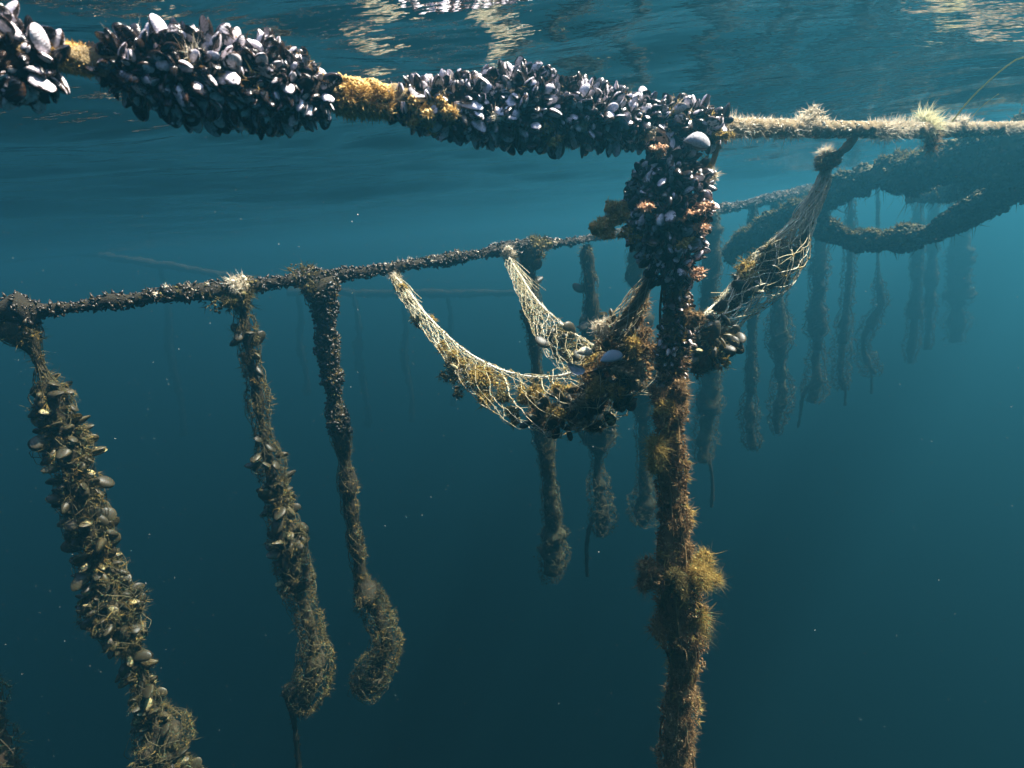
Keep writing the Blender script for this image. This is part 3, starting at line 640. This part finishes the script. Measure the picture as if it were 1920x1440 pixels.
d1, _ = dropper("net dropper crammed with cream and olive mussels, hanging at the far left of the photo",
    [(38, 590, 30), (42, 625, 34), (66, 665, 12), (90, 725, 22), (112, 790, 34), (140, 880, 44), (165, 980, 42), (190, 1070, 38), (215, 1150, 43), (235, 1200, 34), (262, 1270, 18), (275, 1320, 30), (300, 1390, 50), (315, 1460, 52), (330, 1540, 44)], ylong(40),
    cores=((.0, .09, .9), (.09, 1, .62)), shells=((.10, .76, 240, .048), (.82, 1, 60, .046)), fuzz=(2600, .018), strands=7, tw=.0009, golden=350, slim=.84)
d2, _ = dropper("net dropper with scattered mussels, its limp sock end trailing a rope tail",
    [(448, 548, 26), (452, 575, 14), (462, 615, 24), (466, 660, 22), (480, 720, 20), (486, 770, 26), (495, 820, 18), (502, 860, 34), (522, 930, 32), (536, 1000, 38), (548, 1050, 36), (560, 1110, 30), (580, 1170, 30), (592, 1220, 38), (585, 1275, 40), (570, 1325, 24), (560, 1338, 8)], ylong(445),
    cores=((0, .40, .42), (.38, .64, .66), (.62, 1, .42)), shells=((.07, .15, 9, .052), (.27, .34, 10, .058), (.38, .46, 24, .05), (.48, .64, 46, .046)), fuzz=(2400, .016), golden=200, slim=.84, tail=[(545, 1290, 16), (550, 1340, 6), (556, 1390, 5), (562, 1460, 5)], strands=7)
d3, _ = dropper("dark slim net dropper whose bottom hooks sideways into a shaggy bag",
    [(592, 525, 26), (604, 560, 24), (610, 590, 24), (612, 640, 20), (622, 700, 17), (630, 760, 16), (640, 820, 16), (648, 880, 15), (656, 950, 16), (668, 1020, 15), (676, 1090, 17), (690, 1118, 22), (712, 1158, 26), (726, 1200, 27), (712, 1242, 27), (692, 1272, 28), (674, 1296, 14)], ylong(595),
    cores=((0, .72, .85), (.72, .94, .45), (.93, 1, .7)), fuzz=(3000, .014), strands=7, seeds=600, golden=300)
dropper("far net dropper with a bulbous bottom, hanging behind the brown mass of the net sling",
    [(1000, 462, 24), (988, 490, 18), (992, 520, 22), (996, 570, 20), (1002, 630, 16), (1006, 690, 14), (1012, 780, 22), (1022, 840, 18), (1028, 900, 14), (1034, 960, 16), (1040, 1010, 24), (1036, 1055, 30), (1030, 1090, 12)], ylong(990),
    cores=((0, .86, .8), (.86, .97, .7)), fuzz=(1500, .016), shells=((.0, .2, 10, .06),), fuzzmat='green', coremat='far')
dropper("far net dropper ending in an open meshed bag with a short thin tail",
    [(1098, 468, 8), (1102, 490, 16), (1104, 520, 20), (1106, 560, 17), (1108, 620, 20), (1112, 700, 18), (1118, 770, 26), (1124, 820, 26), (1120, 870, 16), (1122, 920, 22), (1130, 965, 26), (1124, 1005, 18)], ylong(1105),
    cores=((0, .66, .8), (.64, 1, .5)), fuzz=(1100, .018), tail=[(1118, 960, 4), (1104, 995, 4), (1100, 1030, 4), (1101, 1080, 3)], shells=((.05, .3, 8, .07), (.5, .66, 14, .06)), strands=7, fuzzmat='green', coremat='far')
dropper("far net dropper half hidden behind the upright line, its bag swollen at the bottom",
    [(1198, 430, 16), (1196, 480, 18), (1200, 560, 16), (1204, 640, 20), (1204, 700, 30), (1204, 760, 22), (1206, 820, 14), (1208, 880, 18), (1210, 930, 28), (1206, 965, 22), (1200, 985, 8)], ylong(1200), cores=((0, .62, .85), (.6, 1, .55)), fuzz=(900, .02), strands=7, fuzzmat='green', coremat='far')
dropper("far net dropper just right of the upright line, thick waisted with a thin tail",
    [(1332, 405, 14), (1334, 470, 22), (1330, 540, 20), (1328, 600, 18), (1330, 690, 20), (1330, 740, 26), (1326, 790, 18), (1320, 830, 20), (1320, 865, 16)], ylong(1330), cores=((0, .78, .85), (.76, 1, .55)), fuzz=(1100, .022), tail=[(1322, 835, 3), (1331, 868, 3), (1336, 910, 3), (1334, 950, 3)], strands=7, fuzzmat='green', coremat='far')
far = [("hazy dropper first beyond the pair of nets, thin above with a lumpy foot", [(1412, 385, 10), (1412, 480, 12), (1410, 560, 12), (1410, 640, 11), (1408, 720, 12), (1404, 760, 16), (1408, 810, 16), (1412, 842, 12)], 1410, None, .8),
       ("hazy dropper swelling once halfway down, second to the right of the upright line", [(1455, 372, 10), (1458, 480, 12), (1460, 570, 18), (1462, 620, 20), (1462, 680, 15), (1466, 740, 18), (1456, 790, 20), (1458, 812, 10)], 1460, None, .7),
       ("faint dropper with flared foot and thin trailing cord, below the weed loop's low end", [(1540, 356, 14), (1538, 470, 17), (1532, 560, 15), (1532, 610, 18), (1530, 680, 14), (1528, 730, 24), (1520, 754, 18)], 1530, [(1524, 715, 3), (1506, 742, 3), (1500, 780, 2.5), (1496, 802, 2)], .7),
       ("faint dropper with net sock foot, hanging below the weed loop's low point", [(1596, 345, 8), (1594, 470, 12), (1590, 540, 12), (1584, 600, 12), (1578, 660, 16), (1576, 705, 18), (1580, 730, 10)], 1580, [(1578, 700, 2), (1585, 730, 2), (1584, 760, 2)], .5),
       ("faint dropper bent like an S below the weed loop", [(1646, 335, 3), (1646, 500, 3), (1648, 540, 10), (1652, 570, 12), (1630, 610, 14), (1618, 640, 16), (1626, 680, 16), (1640, 700, 12)], 1640, [(1630, 680, 2), (1634, 705, 2), (1634, 738, 2)], .5),
       ("very faint straight dropper, left one of the last pair before open water", [(1722, 330, 9), (1720, 480, 10), (1716, 580, 11), (1710, 640, 12), (1706, 680, 10)], 1712, None, .8),
       ("very faint straight dropper, right one of the last pair before open water", [(1752, 325, 9), (1748, 480, 10), (1744, 560, 10), (1740, 620, 11), (1738, 655, 9)], 1742, None, .8),
       ("barely visible broad dropper farthest along the second line", [(1806, 320, 16), (1800, 460, 18), (1796, 560, 20), (1790, 640, 18)], 1790, None, .9)]
for lb, pts, x, tail, ck in far:
    dropper(lb, pts, ylong(x), cores=((0, .75, ck), (.75, 1, ck * .6)), fuzz=(520, .026), tail=tail, strands=6, tw=.0022, knot=None, step=.03, fuzzmat='far', coremat='far', netmat='far')

# two more lines far off with their droppers
GF = "droppers far off in the haze"
for label, pts, Y0 in [("far weedy line fading into the haze above the second line", [(-80, 500, 6), (60, 480, 6), (160, 474, 7), (230, 486, 8), (330, 500, 7), (430, 518, 6), (520, 528, 5)], 14.0),
                       ("very faint level line far behind the net sling", [(540, 548, 7), (640, 549, 7), (760, 550, 7), (880, 550, 7), (980, 548, 5)], 13.0)]:
    p = smooth(px_path(pts, Y0), .06); o = empty("far_line", p[len(p) // 2, :3], label, "rope")
    mb = MB(); tube(mb, p, 10, .4, 6); mb.build("rope_core", M['rope_dark'], o)
    mb = MB(); q, d, t, s, r = around(p, 1200, .4, 6); tufts(mb, q, d, 5, .04, .006); mb.build("algae_growth", M['green'], o, "stuff")
for lb, x0, y0, x1, y1, r, Y in [("dim thin dropper hanging between the crammed dropper and the sock ended one", 300, 500, 345, 815, 7, 14.0), ("dim dropper left of the dark slim dropper", 556, 545, 575, 740, 6, 13.0), ("dim dropper just right of the dark slim dropper", 662, 548, 690, 800, 7, 12.8),
                                 ("dim dropper below the upper end of the net sling", 752, 548, 772, 790, 6, 13.0), ("dim dropper seen through the bend of the net sling", 838, 548, 850, 760, 6, 13.0)]:
    dropper(lb, [(x0, y0, r * .6), (x0 * .75 + x1 * .25 + 4, y0 * .75 + y1 * .25, r * .8), (x0 * .5 + x1 * .5 - 4, y0 * .5 + y1 * .5, r * 1.2), (x0 * .2 + x1 * .8 + 3, y0 * .2 + y1 * .8, r * .8), (x1, y1, r)], Y, cores=((0, 1, .8),), fuzz=(200, .05), strands=6, tw=.004, knot=None, step=.06, group=GF, fuzzmat='far', coremat='far', netmat='far')
dropper("dark blurred dropper just entering the lower left corner", [(-130, 1180, 40), (-70, 1290, 45), (-55, 1370, 50), (-25, 1440, 52), (0, 1540, 50)], 1.25, cores=((0, 1, .75),), fuzz=(1200, .02), knot=None, coremat='core', fuzzmat='green', netmat='rope_dark')

# ------------------------------------------------------------------ the net slings caught on the upright line
def sling(label, top, bottom, netw=.0009, n=6, netmat='net', line=True, linemat='white_rope', lr=.0024, turns=None):
    A = smooth(np.array([[*at(x, y, Y)] for x, y, Y in top]), .008); B = smooth(np.array([[*at(x, y, Y)] for x, y, Y in bottom]), .008)
    m = 90; t = np.linspace(0, 1, m)
    def res(C):
        s = np.concatenate([[0], np.cumsum(np.linalg.norm(np.diff(C, axis=0), axis=1))]); s /= s[-1]
        return np.stack([np.interp(t, s, C[:, j]) for j in range(3)], -1)
    A, B = res(A), res(B); path = np.hstack([(A + B) / 2, np.linalg.norm(A - B, axis=1)[:, None] / 2])
    root = empty("net_sling", path[0, :3], label, "fishing net"); AXES[root.name] = path[::4, :3]
    mb = MB(); L = np.linalg.norm(np.diff(path[:, :3], axis=0), axis=1).sum()
    kn = net_tube(mb, path, n, turns, netw, .2, .05); mb.build("net", M[netmat], root, label="pale knotted netting")
    mb = MB(); kk = kn[vnoise(kn * 9) > -.2]; tufts(mb, kk, norm(rng.normal(0, 1, kk.shape)), 5, .007, .0012, .9); nodules(mb, kk, .0028); mb.build("algae_growth", M['golden'], root, "stuff")
    mb = MB()                        # loose yarns and torn ends
    for j in range(46):
        i0 = rng.integers(0, m - 12); i1 = min(m - 1, i0 + rng.integers(8, 30)); k = np.linspace(i0, i1, 7).astype(int)
        w_ = np.linspace(rng.uniform(-1, 1), rng.uniform(-1, 1), 7)[:, None]; Q = (A[k] * (1 + w_) + B[k] * (1 - w_)) / 2 + rng.normal(0, .006, (7, 3)); Q[-1] += rng.normal(0, .012, 3); twine(mb, smooth(Q, .01), .0007)
    mb.build("loose_yarn", M[netmat], root, "stuff")
    if line:
        mb = MB(); tube(mb, np.hstack([A, np.full((m, 1), lr)]), 8, .25, 90, strands=3, pitch=.02); q, d, t_, s, r = around(np.hstack([A, np.full((m, 1), lr)]), 900, 0); tufts(mb, q, d, 3, .005, .0009); mb.build("head_line", M[linemat], root)
    return root, path
Y7, Y9 = ylong(735), ylong(950)
s1, sp1 = sling("pale net sling with a white upper cord sagging down to the upright line", [(735, 512, Y7), (765, 545, 1.98), (800, 590, 1.85), (860, 648, 1.66), (920, 685, 1.50), (980, 704, 1.38), (1040, 706, 1.28), (1095, 690, 1.22), (1150, 650, 1.16), (1205, 590, 1.12)],
    [(735, 522, Y7), (752, 560, 1.96), (790, 612, 1.84), (835, 672, 1.66), (880, 735, 1.50), (930, 776, 1.38), (985, 806, 1.28), (1040, 818, 1.22), (1110, 790, 1.16), (1190, 730, 1.12)], n=9)
s2, sp2 = sling("shorter pale net sling behind, running down from the second line's thick knot", [(950, 474, Y9), (975, 515, 2.2), (1010, 566, 1.95), (1060, 612, 1.68), (1115, 648, 1.45), (1180, 660, 1.25)], [(948, 488, Y9), (962, 530, 2.2), (990, 590, 1.95), (1020, 655, 1.68), (1065, 705, 1.45), (1150, 715, 1.25)], n=8, lr=.0021)
s3, sp3 = sling("net sling on the bright side, packed with muddy shells and tied to the fuzzy rope", [(1552, 305, 1.24), (1530, 350, 1.24), (1480, 420, 1.22), (1430, 468, 1.2), (1385, 520, 1.18), (1340, 572, 1.15), (1290, 612, 1.12)], [(1556, 308, 1.24), (1552, 352, 1.24), (1520, 430, 1.22), (1490, 520, 1.2), (1440, 568, 1.18), (1380, 612, 1.15), (1300, 655, 1.12)], n=9, lr=.0032, linemat='net', netmat='net')
for s_, x, y, Y in ((s1, 738, 514, Y7 - .01), (s2, 951, 477, Y9 - .01)):
    lump(s_, "knot", 'cream', at(x, y, Y), .022, 50, .005, 90, .015, .0016, squash=(1.3, 1, .8)); lump(s_, "knot", 'olive', at(x + 8, y + 16, Y), .020, 50, .005, 90, .016, .0016, squash=(.8, .8, 1.4))
    mb = MB()
    for j in range(30):
        A0 = at(x + rng.normal(0, 3), y, Y); B0 = at(x + 42 + rng.normal(0, 10), y + 68 + rng.normal(0, 14), Y - .14); C0 = (A0 + B0) / 2 + rng.normal(0, .008, 3) - np.array([0, 0, .008]); twine(mb, smooth(np.array([A0, C0, B0]), .01), .0012)
    mb.build("bunched_yarn", M['net'], s_, "stuff")
mb = MB(); c_ = sp3.copy(); c_[:, 3] *= 1.04; net_tube(mb, c_, 11, None, .0009, .2, .04)
mb.build("net", M['net'], s3)
def stuff_in(root, items, sc=.85, dy=0.0):
    for (x, y, Y, rpx, m, n) in items:
        r = rpx * px_size(x, y, Y); lump(root, "algae_growth", m, at(x, y, Y + dy), r * sc, int(n * .6), .0060, int(n * 1.1), .012, .0015, k=6)
def shells_in(root, items, mat='mussel_olive', size=.05, most=300, weed='olive'):
    pos, sz = [], []
    for (x, y, Y, rpx, n) in items:
        r = rpx * px_size(x, y, Y); d = norm(rng.normal(0, 1, (n * 2, 3))); d = d[(d[:, 1] < .5)][:n]; pos.append(at(x, y, Y) + d * r * rng.uniform(.55, 1.0, (len(d), 1)) * np.array([1, .7, 1]))
    pos = np.vstack(pos); n = len(pos); a = norm(rng.normal(0, 1, (n, 3)))
    put_mussels(root, pos, axes_for(a, norm(rng.normal(0, 1, (n, 3)) + np.array([0, -.6, .5]))), size * np.clip(rng.lognormal(0, .3, n), .5, 1.6), mat, .2, most, coat=(weed, .009, .0008))
stuff_in(s1, [(752, 540, 2.0, 9, 'golden', 60), (768, 565, 1.95, 10, 'olive', 60), (830, 650, 1.70, 14, 'golden', 90), (850, 690, 1.60, 24, 'olive', 150), (905, 735, 1.46, 22, 'golden', 130), (945, 745, 1.40, 20, 'olive', 120), (960, 775, 1.34, 20, 'olive', 120), (980, 745, 1.34, 16, 'golden', 90), (860, 680, 1.60, 26, 'golden', 170), (895, 700, 1.52, 32, 'golden', 240), (925, 712, 1.46, 28, 'golden', 170), (880, 715, 1.54, 22, 'olive', 120), (785, 602, 1.86, 14, 'olive', 70), (810, 600, 1.85, 10, 'golden', 50), (1000, 735, 1.33, 18, 'golden', 90), (1050, 725, 1.26, 20, 'golden', 90),
              (1010, 778, 1.27, 26, 'brown', 150), (1050, 780, 1.23, 36, 'brown', 240), (1095, 755, 1.19, 40, 'brown', 260), (1140, 720, 1.15, 44, 'brown', 280), (1175, 680, 1.13, 44, 'brown', 260), (1110, 790, 1.17, 22, 'olive', 120), (1035, 815, 1.22, 12, 'cream', 40), (1170, 735, 1.14, 26, 'brown', 140), (1110, 700, 1.19, 24, 'golden', 110),
              (1190, 600, 1.13, 24, 'brown', 140), (1170, 625, 1.13, 24, 'olive', 140), (1200, 560, 1.12, 18, 'brown', 110), (1150, 640, 1.13, 22, 'brown', 130), (1205, 650, 1.11, 34, 'brown', 200)])
stuff_in(s1, [(1050, 772, 1.16, 18, 'golden', 120), (1090, 748, 1.12, 20, 'rope', 130), (1125, 725, 1.09, 18, 'golden', 120), (1160, 690, 1.06, 18, 'rope', 120), (1185, 650, 1.05, 18, 'golden', 120), (1150, 735, 1.07, 16, 'golden', 90), (1080, 788, 1.14, 16, 'rope', 90), (1195, 700, 1.05, 16, 'rope', 90)], .9)
shells_in(s1, [(785, 600, 1.85, 14, 3), (880, 705, 1.53, 34, 9), (1015, 778, 1.25, 30, 14), (1060, 775, 1.20, 40, 22), (1100, 750, 1.16, 42, 22), (1145, 715, 1.12, 46, 26), (1175, 740, 1.12, 28, 12), (1180, 660, 1.11, 46, 24), (1165, 610, 1.11, 24, 8)], size=.037, weed='brown')
stuff_in(s2, [(1040, 635, 1.75, 26, 'olive', 130), (1070, 650, 1.6, 30, 'olive', 160), (1095, 680, 1.45, 30, 'olive', 160), (1130, 665, 1.35, 26, 'brown', 130)])
shells_in(s2, [(1025, 625, 1.75, 16, 3), (1060, 645, 1.6, 30, 9), (1095, 670, 1.44, 28, 9)], size=.05)
stuff_in(s3, [(1490, 478, 1.2, 24, 'olive', 130), (1455, 500, 1.19, 40, 'olive', 240), (1430, 520, 1.18, 40, 'olive', 250), (1405, 545, 1.17, 30, 'olive', 190), (1405, 510, 1.17, 26, 'golden', 150), (1365, 570, 1.16, 22, 'olive', 120), (1350, 588, 1.15, 18, 'golden', 90), (1475, 515, 1.19, 24, 'olive', 130),
              (1345, 640, 1.13, 30, 'olive', 170), (1320, 630, 1.12, 30, 'brown', 160), (1370, 625, 1.14, 16, 'cream', 70), (1360, 660, 1.13, 20, 'olive', 90), (1315, 660, 1.12, 26, 'olive', 120), (1322, 690, 1.12, 12, 'olive', 60), (1300, 690, 1.12, 20, 'olive', 90), (1470, 465, 1.2, 20, 'rope', 110), (1440, 505, 1.18, 24, 'rope', 130), (1420, 530, 1.17, 20, 'golden', 110), (1380, 560, 1.16, 18, 'rope', 100), (1350, 630, 1.12, 28, 'rope', 140), (1320, 610, 1.12, 26, 'olive', 140), (1365, 645, 1.13, 22, 'olive', 110), (1335, 665, 1.11, 24, 'golden', 110)], .88, .004)
shells_in(s3, [(1490, 470, 1.2, 20, 5), (1455, 495, 1.19, 34, 14), (1425, 520, 1.18, 34, 14), (1395, 545, 1.17, 24, 8), (1350, 640, 1.11, 40, 24), (1315, 660, 1.10, 30, 14), (1335, 600, 1.12, 24, 8)], size=.034)
kn = smooth(px_path([(1556, 316, 12, 1.24), (1552, 300, 20, 1.24), (1550, 288, 18, 1.24)]), .004); mb = MB(); tube(mb, kn, 12, .4, 60); q, d, t, s, r = around(kn, 300, .3, 60); tufts(mb, q, d, 5, .009, .0016); mb.build("knot", M['rope'], s3)
lump(s3, "frayed_end", 'cream', at(1549, 284, 1.235), .012, 40, .003, 110, .012, .0009, squash=(1.5, 1, .6))
mb = MB(); tube(mb, smooth(px_path([(1556, 305, 7, 1.24), (1572, 290, 7, 1.235), (1590, 272, 8, 1.23), (1602, 255, 8, 1.225)]), .004), 8, .2, 80, strands=2, pitch=.03); mb.build("tie_cord", M['rope'], s3)
mb = MB()                                              # drawn-out yarns under the knot, loose threads and byssus twigs
for j in range(60):
    f = rng.uniform(-1, 1, 6); twine(mb, smooth(np.array([at(1553 + 4 * f[0], 308, 1.24), at(1538 + 10 * f[1], 345, 1.235), at(1510 + 22 * f[2], 400, 1.225), at(1485 + 34 * f[3], 450, 1.21), at(1440 + 40 * f[4], 510 + 20 * f[5], 1.19)]) + rng.normal(0, .003, (5, 3)), .01), .0013)
mb.build("loose_yarn", M['net'], s3, "stuff")
mb = MB()
for x0, y0, x1, y1 in [(1105, 700, 1225, 610), (1120, 690, 1205, 665), (1135, 720, 1230, 640), (1120, 640, 1200, 700), (1180, 640, 1235, 690), (1140, 600, 1210, 655), (1150, 690, 1240, 660), (1115, 660, 1190, 640), (1195, 560, 1150, 650)]:
    P = smooth(np.array([at(x0, y0, 1.07), at((x0 + x1) / 2 + rng.normal(0, 8), (y0 + y1) / 2 + rng.normal(0, 10), 1.05), at(x1, y1, 1.06)]), .006); twine(mb, P + np.stack([vnoise(P * 80 + 5 * j) for j in range(3)], -1) * .004, np.linspace(.0022, .001, len(P)))
mb.build("tangled_twig", M['brown'], s1, "stuff")
band = smooth(px_path([(1222, 520, 5, 1.05), (1200, 556, 6, 1.06), (1176, 592, 6, 1.07), (1148, 622, 5, 1.08)]), .005)
mb = MB(); tube(mb, band, 24, .5, 90, strands=4, pitch=.08); q, d, t, s, r = around(band, 1500, .4, 90); tufts(mb, q, d, 4, .008, .0013); nodules(mb, q[:500], .003); [twine(mb, band[:, :3] + np.array([math.cos(j), math.sin(j), .3 * math.sin(2 * j)]) * band[:, 3:4] * (1 + .3 * np.sin(band[:, 2:3] * 60 + j)), .0014) for j in range(14)]; mb.build("twisted_band", M['rope'], s1, label="twisted tan band of netting rising to the mussels")
mb = MB(); c_ = band.copy(); c_[:, 3] *= np.linspace(2.2, 4.2, len(c_)); net_tube(mb, c_, 8, None, .0009, .3, .03); mb.build("net", M['net'], s1)
lump(s1, "algae_tuft", 'cream', at(1122, 612, 1.09), .016, 60, .004, 150, .012, .0013, squash=(1.6, .8, .7)); lump(s1, "algae_tuft", 'cream', at(1145, 612, 1.09), .014, 60, .004, 110, .012, .0013)
single("empty_shell", "open blue mussel shell lower of the two on the net sling", "shell", 1080, 689, 1.10, .046, (1, .1, -.62), (.15, 1, -.35), 'shell_blue', 3, True)
single("empty_shell", "flat blue grey mussel shell upper of the two beside the upright line", "shell", 1146, 671, 1.05, .050, (1, 0, .22), (.1, -1, .45), 'shell_blue', 4, True, plump=.6)
single("empty_shell", "whitish worn shell just above the two blue shells", "shell", 1096, 661, 1.12, .040, (1, .2, -.05), (0, -.8, .7), 'shell_white', 5, True)

# ------------------------------------------------------------------ weed-grown mooring hoses on the right
for label, pts, nf, L in [("thick weedy hose slanting up from its blunt low end to the frame edge", [(1362, 482, 20, 4.3), (1420, 440, 26, 4.1), (1500, 396, 28, 3.8), (1600, 348, 32, 3.4), (1720, 312, 42, 3.0), (1850, 294, 56, 2.7), (2000, 272, 60, 2.4)], 5200, .055),
                          ("thick weedy hose sagging in a loop below the slanting one", [(1505, 392, 18, 3.7), (1545, 428, 21, 3.6), (1600, 450, 22, 3.5), (1680, 452, 23, 3.3), (1760, 432, 25, 3.1), (1840, 388, 30, 2.9), (1930, 325, 44, 2.6), (2030, 285, 48, 2.4)], 4200, .04),
                          ("weedy hose filling the gap between the slanting hose and the loop", [(1700, 375, 8, 3.9), (1760, 362, 16, 3.7), (1810, 345, 28, 3.4), (1880, 325, 46, 3.0), (2020, 300, 46, 2.7)], 3000, .06)]:
    pts = [(x, y, r * .84, Y * .78) for x, y, r, Y in pts]; nf = int(nf * .6)
    p = smooth(px_path(pts), .014); o = empty("mooring_hose", p[len(p) // 2, :3], label, "hose", "weedy mooring hoses"); mb = MB(); c = p.copy(); c[:, 3] *= .85; tube(mb, c, 44, .42, 13); mb.build("hose_body", M['green'], o)
    mb = MB(); q, d, t, s, r = around(p, nf, .42, 13); pat = np.repeat(np.clip(.55 + .9 * fbm(q * 5), .1, 1.5), 6); tufts(mb, q - d * .02, norm(d + np.array([0, 0, -.25])), 6, L * .6 * pat, .004); nodules(mb, q - d * .006, .010)
    q, d, t, s, r = around(p, nf // 3, .42, 13); k = d[:, 2] < -.2; blades(mb, q[k] - d[k] * .02, np.tile([0, 0, -1.0], (k.sum(), 1)), L * 1.1, .0035, 1.2, .35); mb.build("weed_growth", M['green'], o, "stuff", label="dark green weed hanging from the hose")
    mb = MB(); q, d, t, s, r = around(p, nf, .42, 13); k = (d[:, 2] > .45) & (vnoise(q * 5) > -.2); tufts(mb, q[k], d[k], 6, .022, .0035); nodules(mb, q[k], .008); mb.build("weed_growth", M['olive'], o, "stuff", label="olive weed along the top of the hose, coloured lighter as if lit")  # brighter weed on upward faces paints the hose's lit top edge
# thin cord hanging from the loop
# ------------------------------------------------------------------ straw blades by the rope
for label, pts, r in [("long straw coloured seagrass blade leaning up from the rope to the surface", [(1785, 228, 1.36), (1820, 185, 1.33), (1865, 142, 1.30), (1905, 112, 1.27), (1935, 104, 1.25)], .0022), ("hair thin pale strand beside the straw coloured blade", [(1812, 232, 1.40), (1840, 200, 1.38), (1872, 176, 1.36)], .0009)]:
    P = smooth(np.array([at(*q) for q in pts]), .01); mb = MB(); twine(mb, P, r, .6); o = mb.build("seagrass_blade", M['straw']); hand_over(o); tag(o, label, "seagrass")
# ------------------------------------------------------------------ drifting specks
mb = MB(); n = 8000; Yd = rng.uniform(.35, 1, n) ** 1.0 * 4.2
pts = np.array([at(x, y, Y) for x, y, Y in zip(rng.uniform(-300, 2220, n), rng.uniform(-100, 1540, n), Yd)]); pts = pts[pts[:, 2] < -.06]
oc = np.array([(1, 0, 0), (-1, 0, 0), (0, 1, 0), (0, -1, 0), (0, 0, 1), (0, 0, -1)], float); of = np.array([(0, 2, 4), (2, 1, 4), (1, 3, 4), (3, 0, 4), (2, 0, 5), (1, 2, 5), (3, 1, 5), (0, 3, 5)])
s = rng.lognormal(-7.4, .4, len(pts)); mb.add((pts[:, None] + oc[None] * s[:, None, None]).reshape(-1, 3), (np.arange(len(pts))[:, None, None] * 6 + of[None]).reshape(-1, 3), rnd=np.repeat(rng.random(len(pts)), 6))
o = mb.build("drifting_specks", M['speck'], kind="stuff"); tag(o, "fine pale specks drifting in the water", "particles")
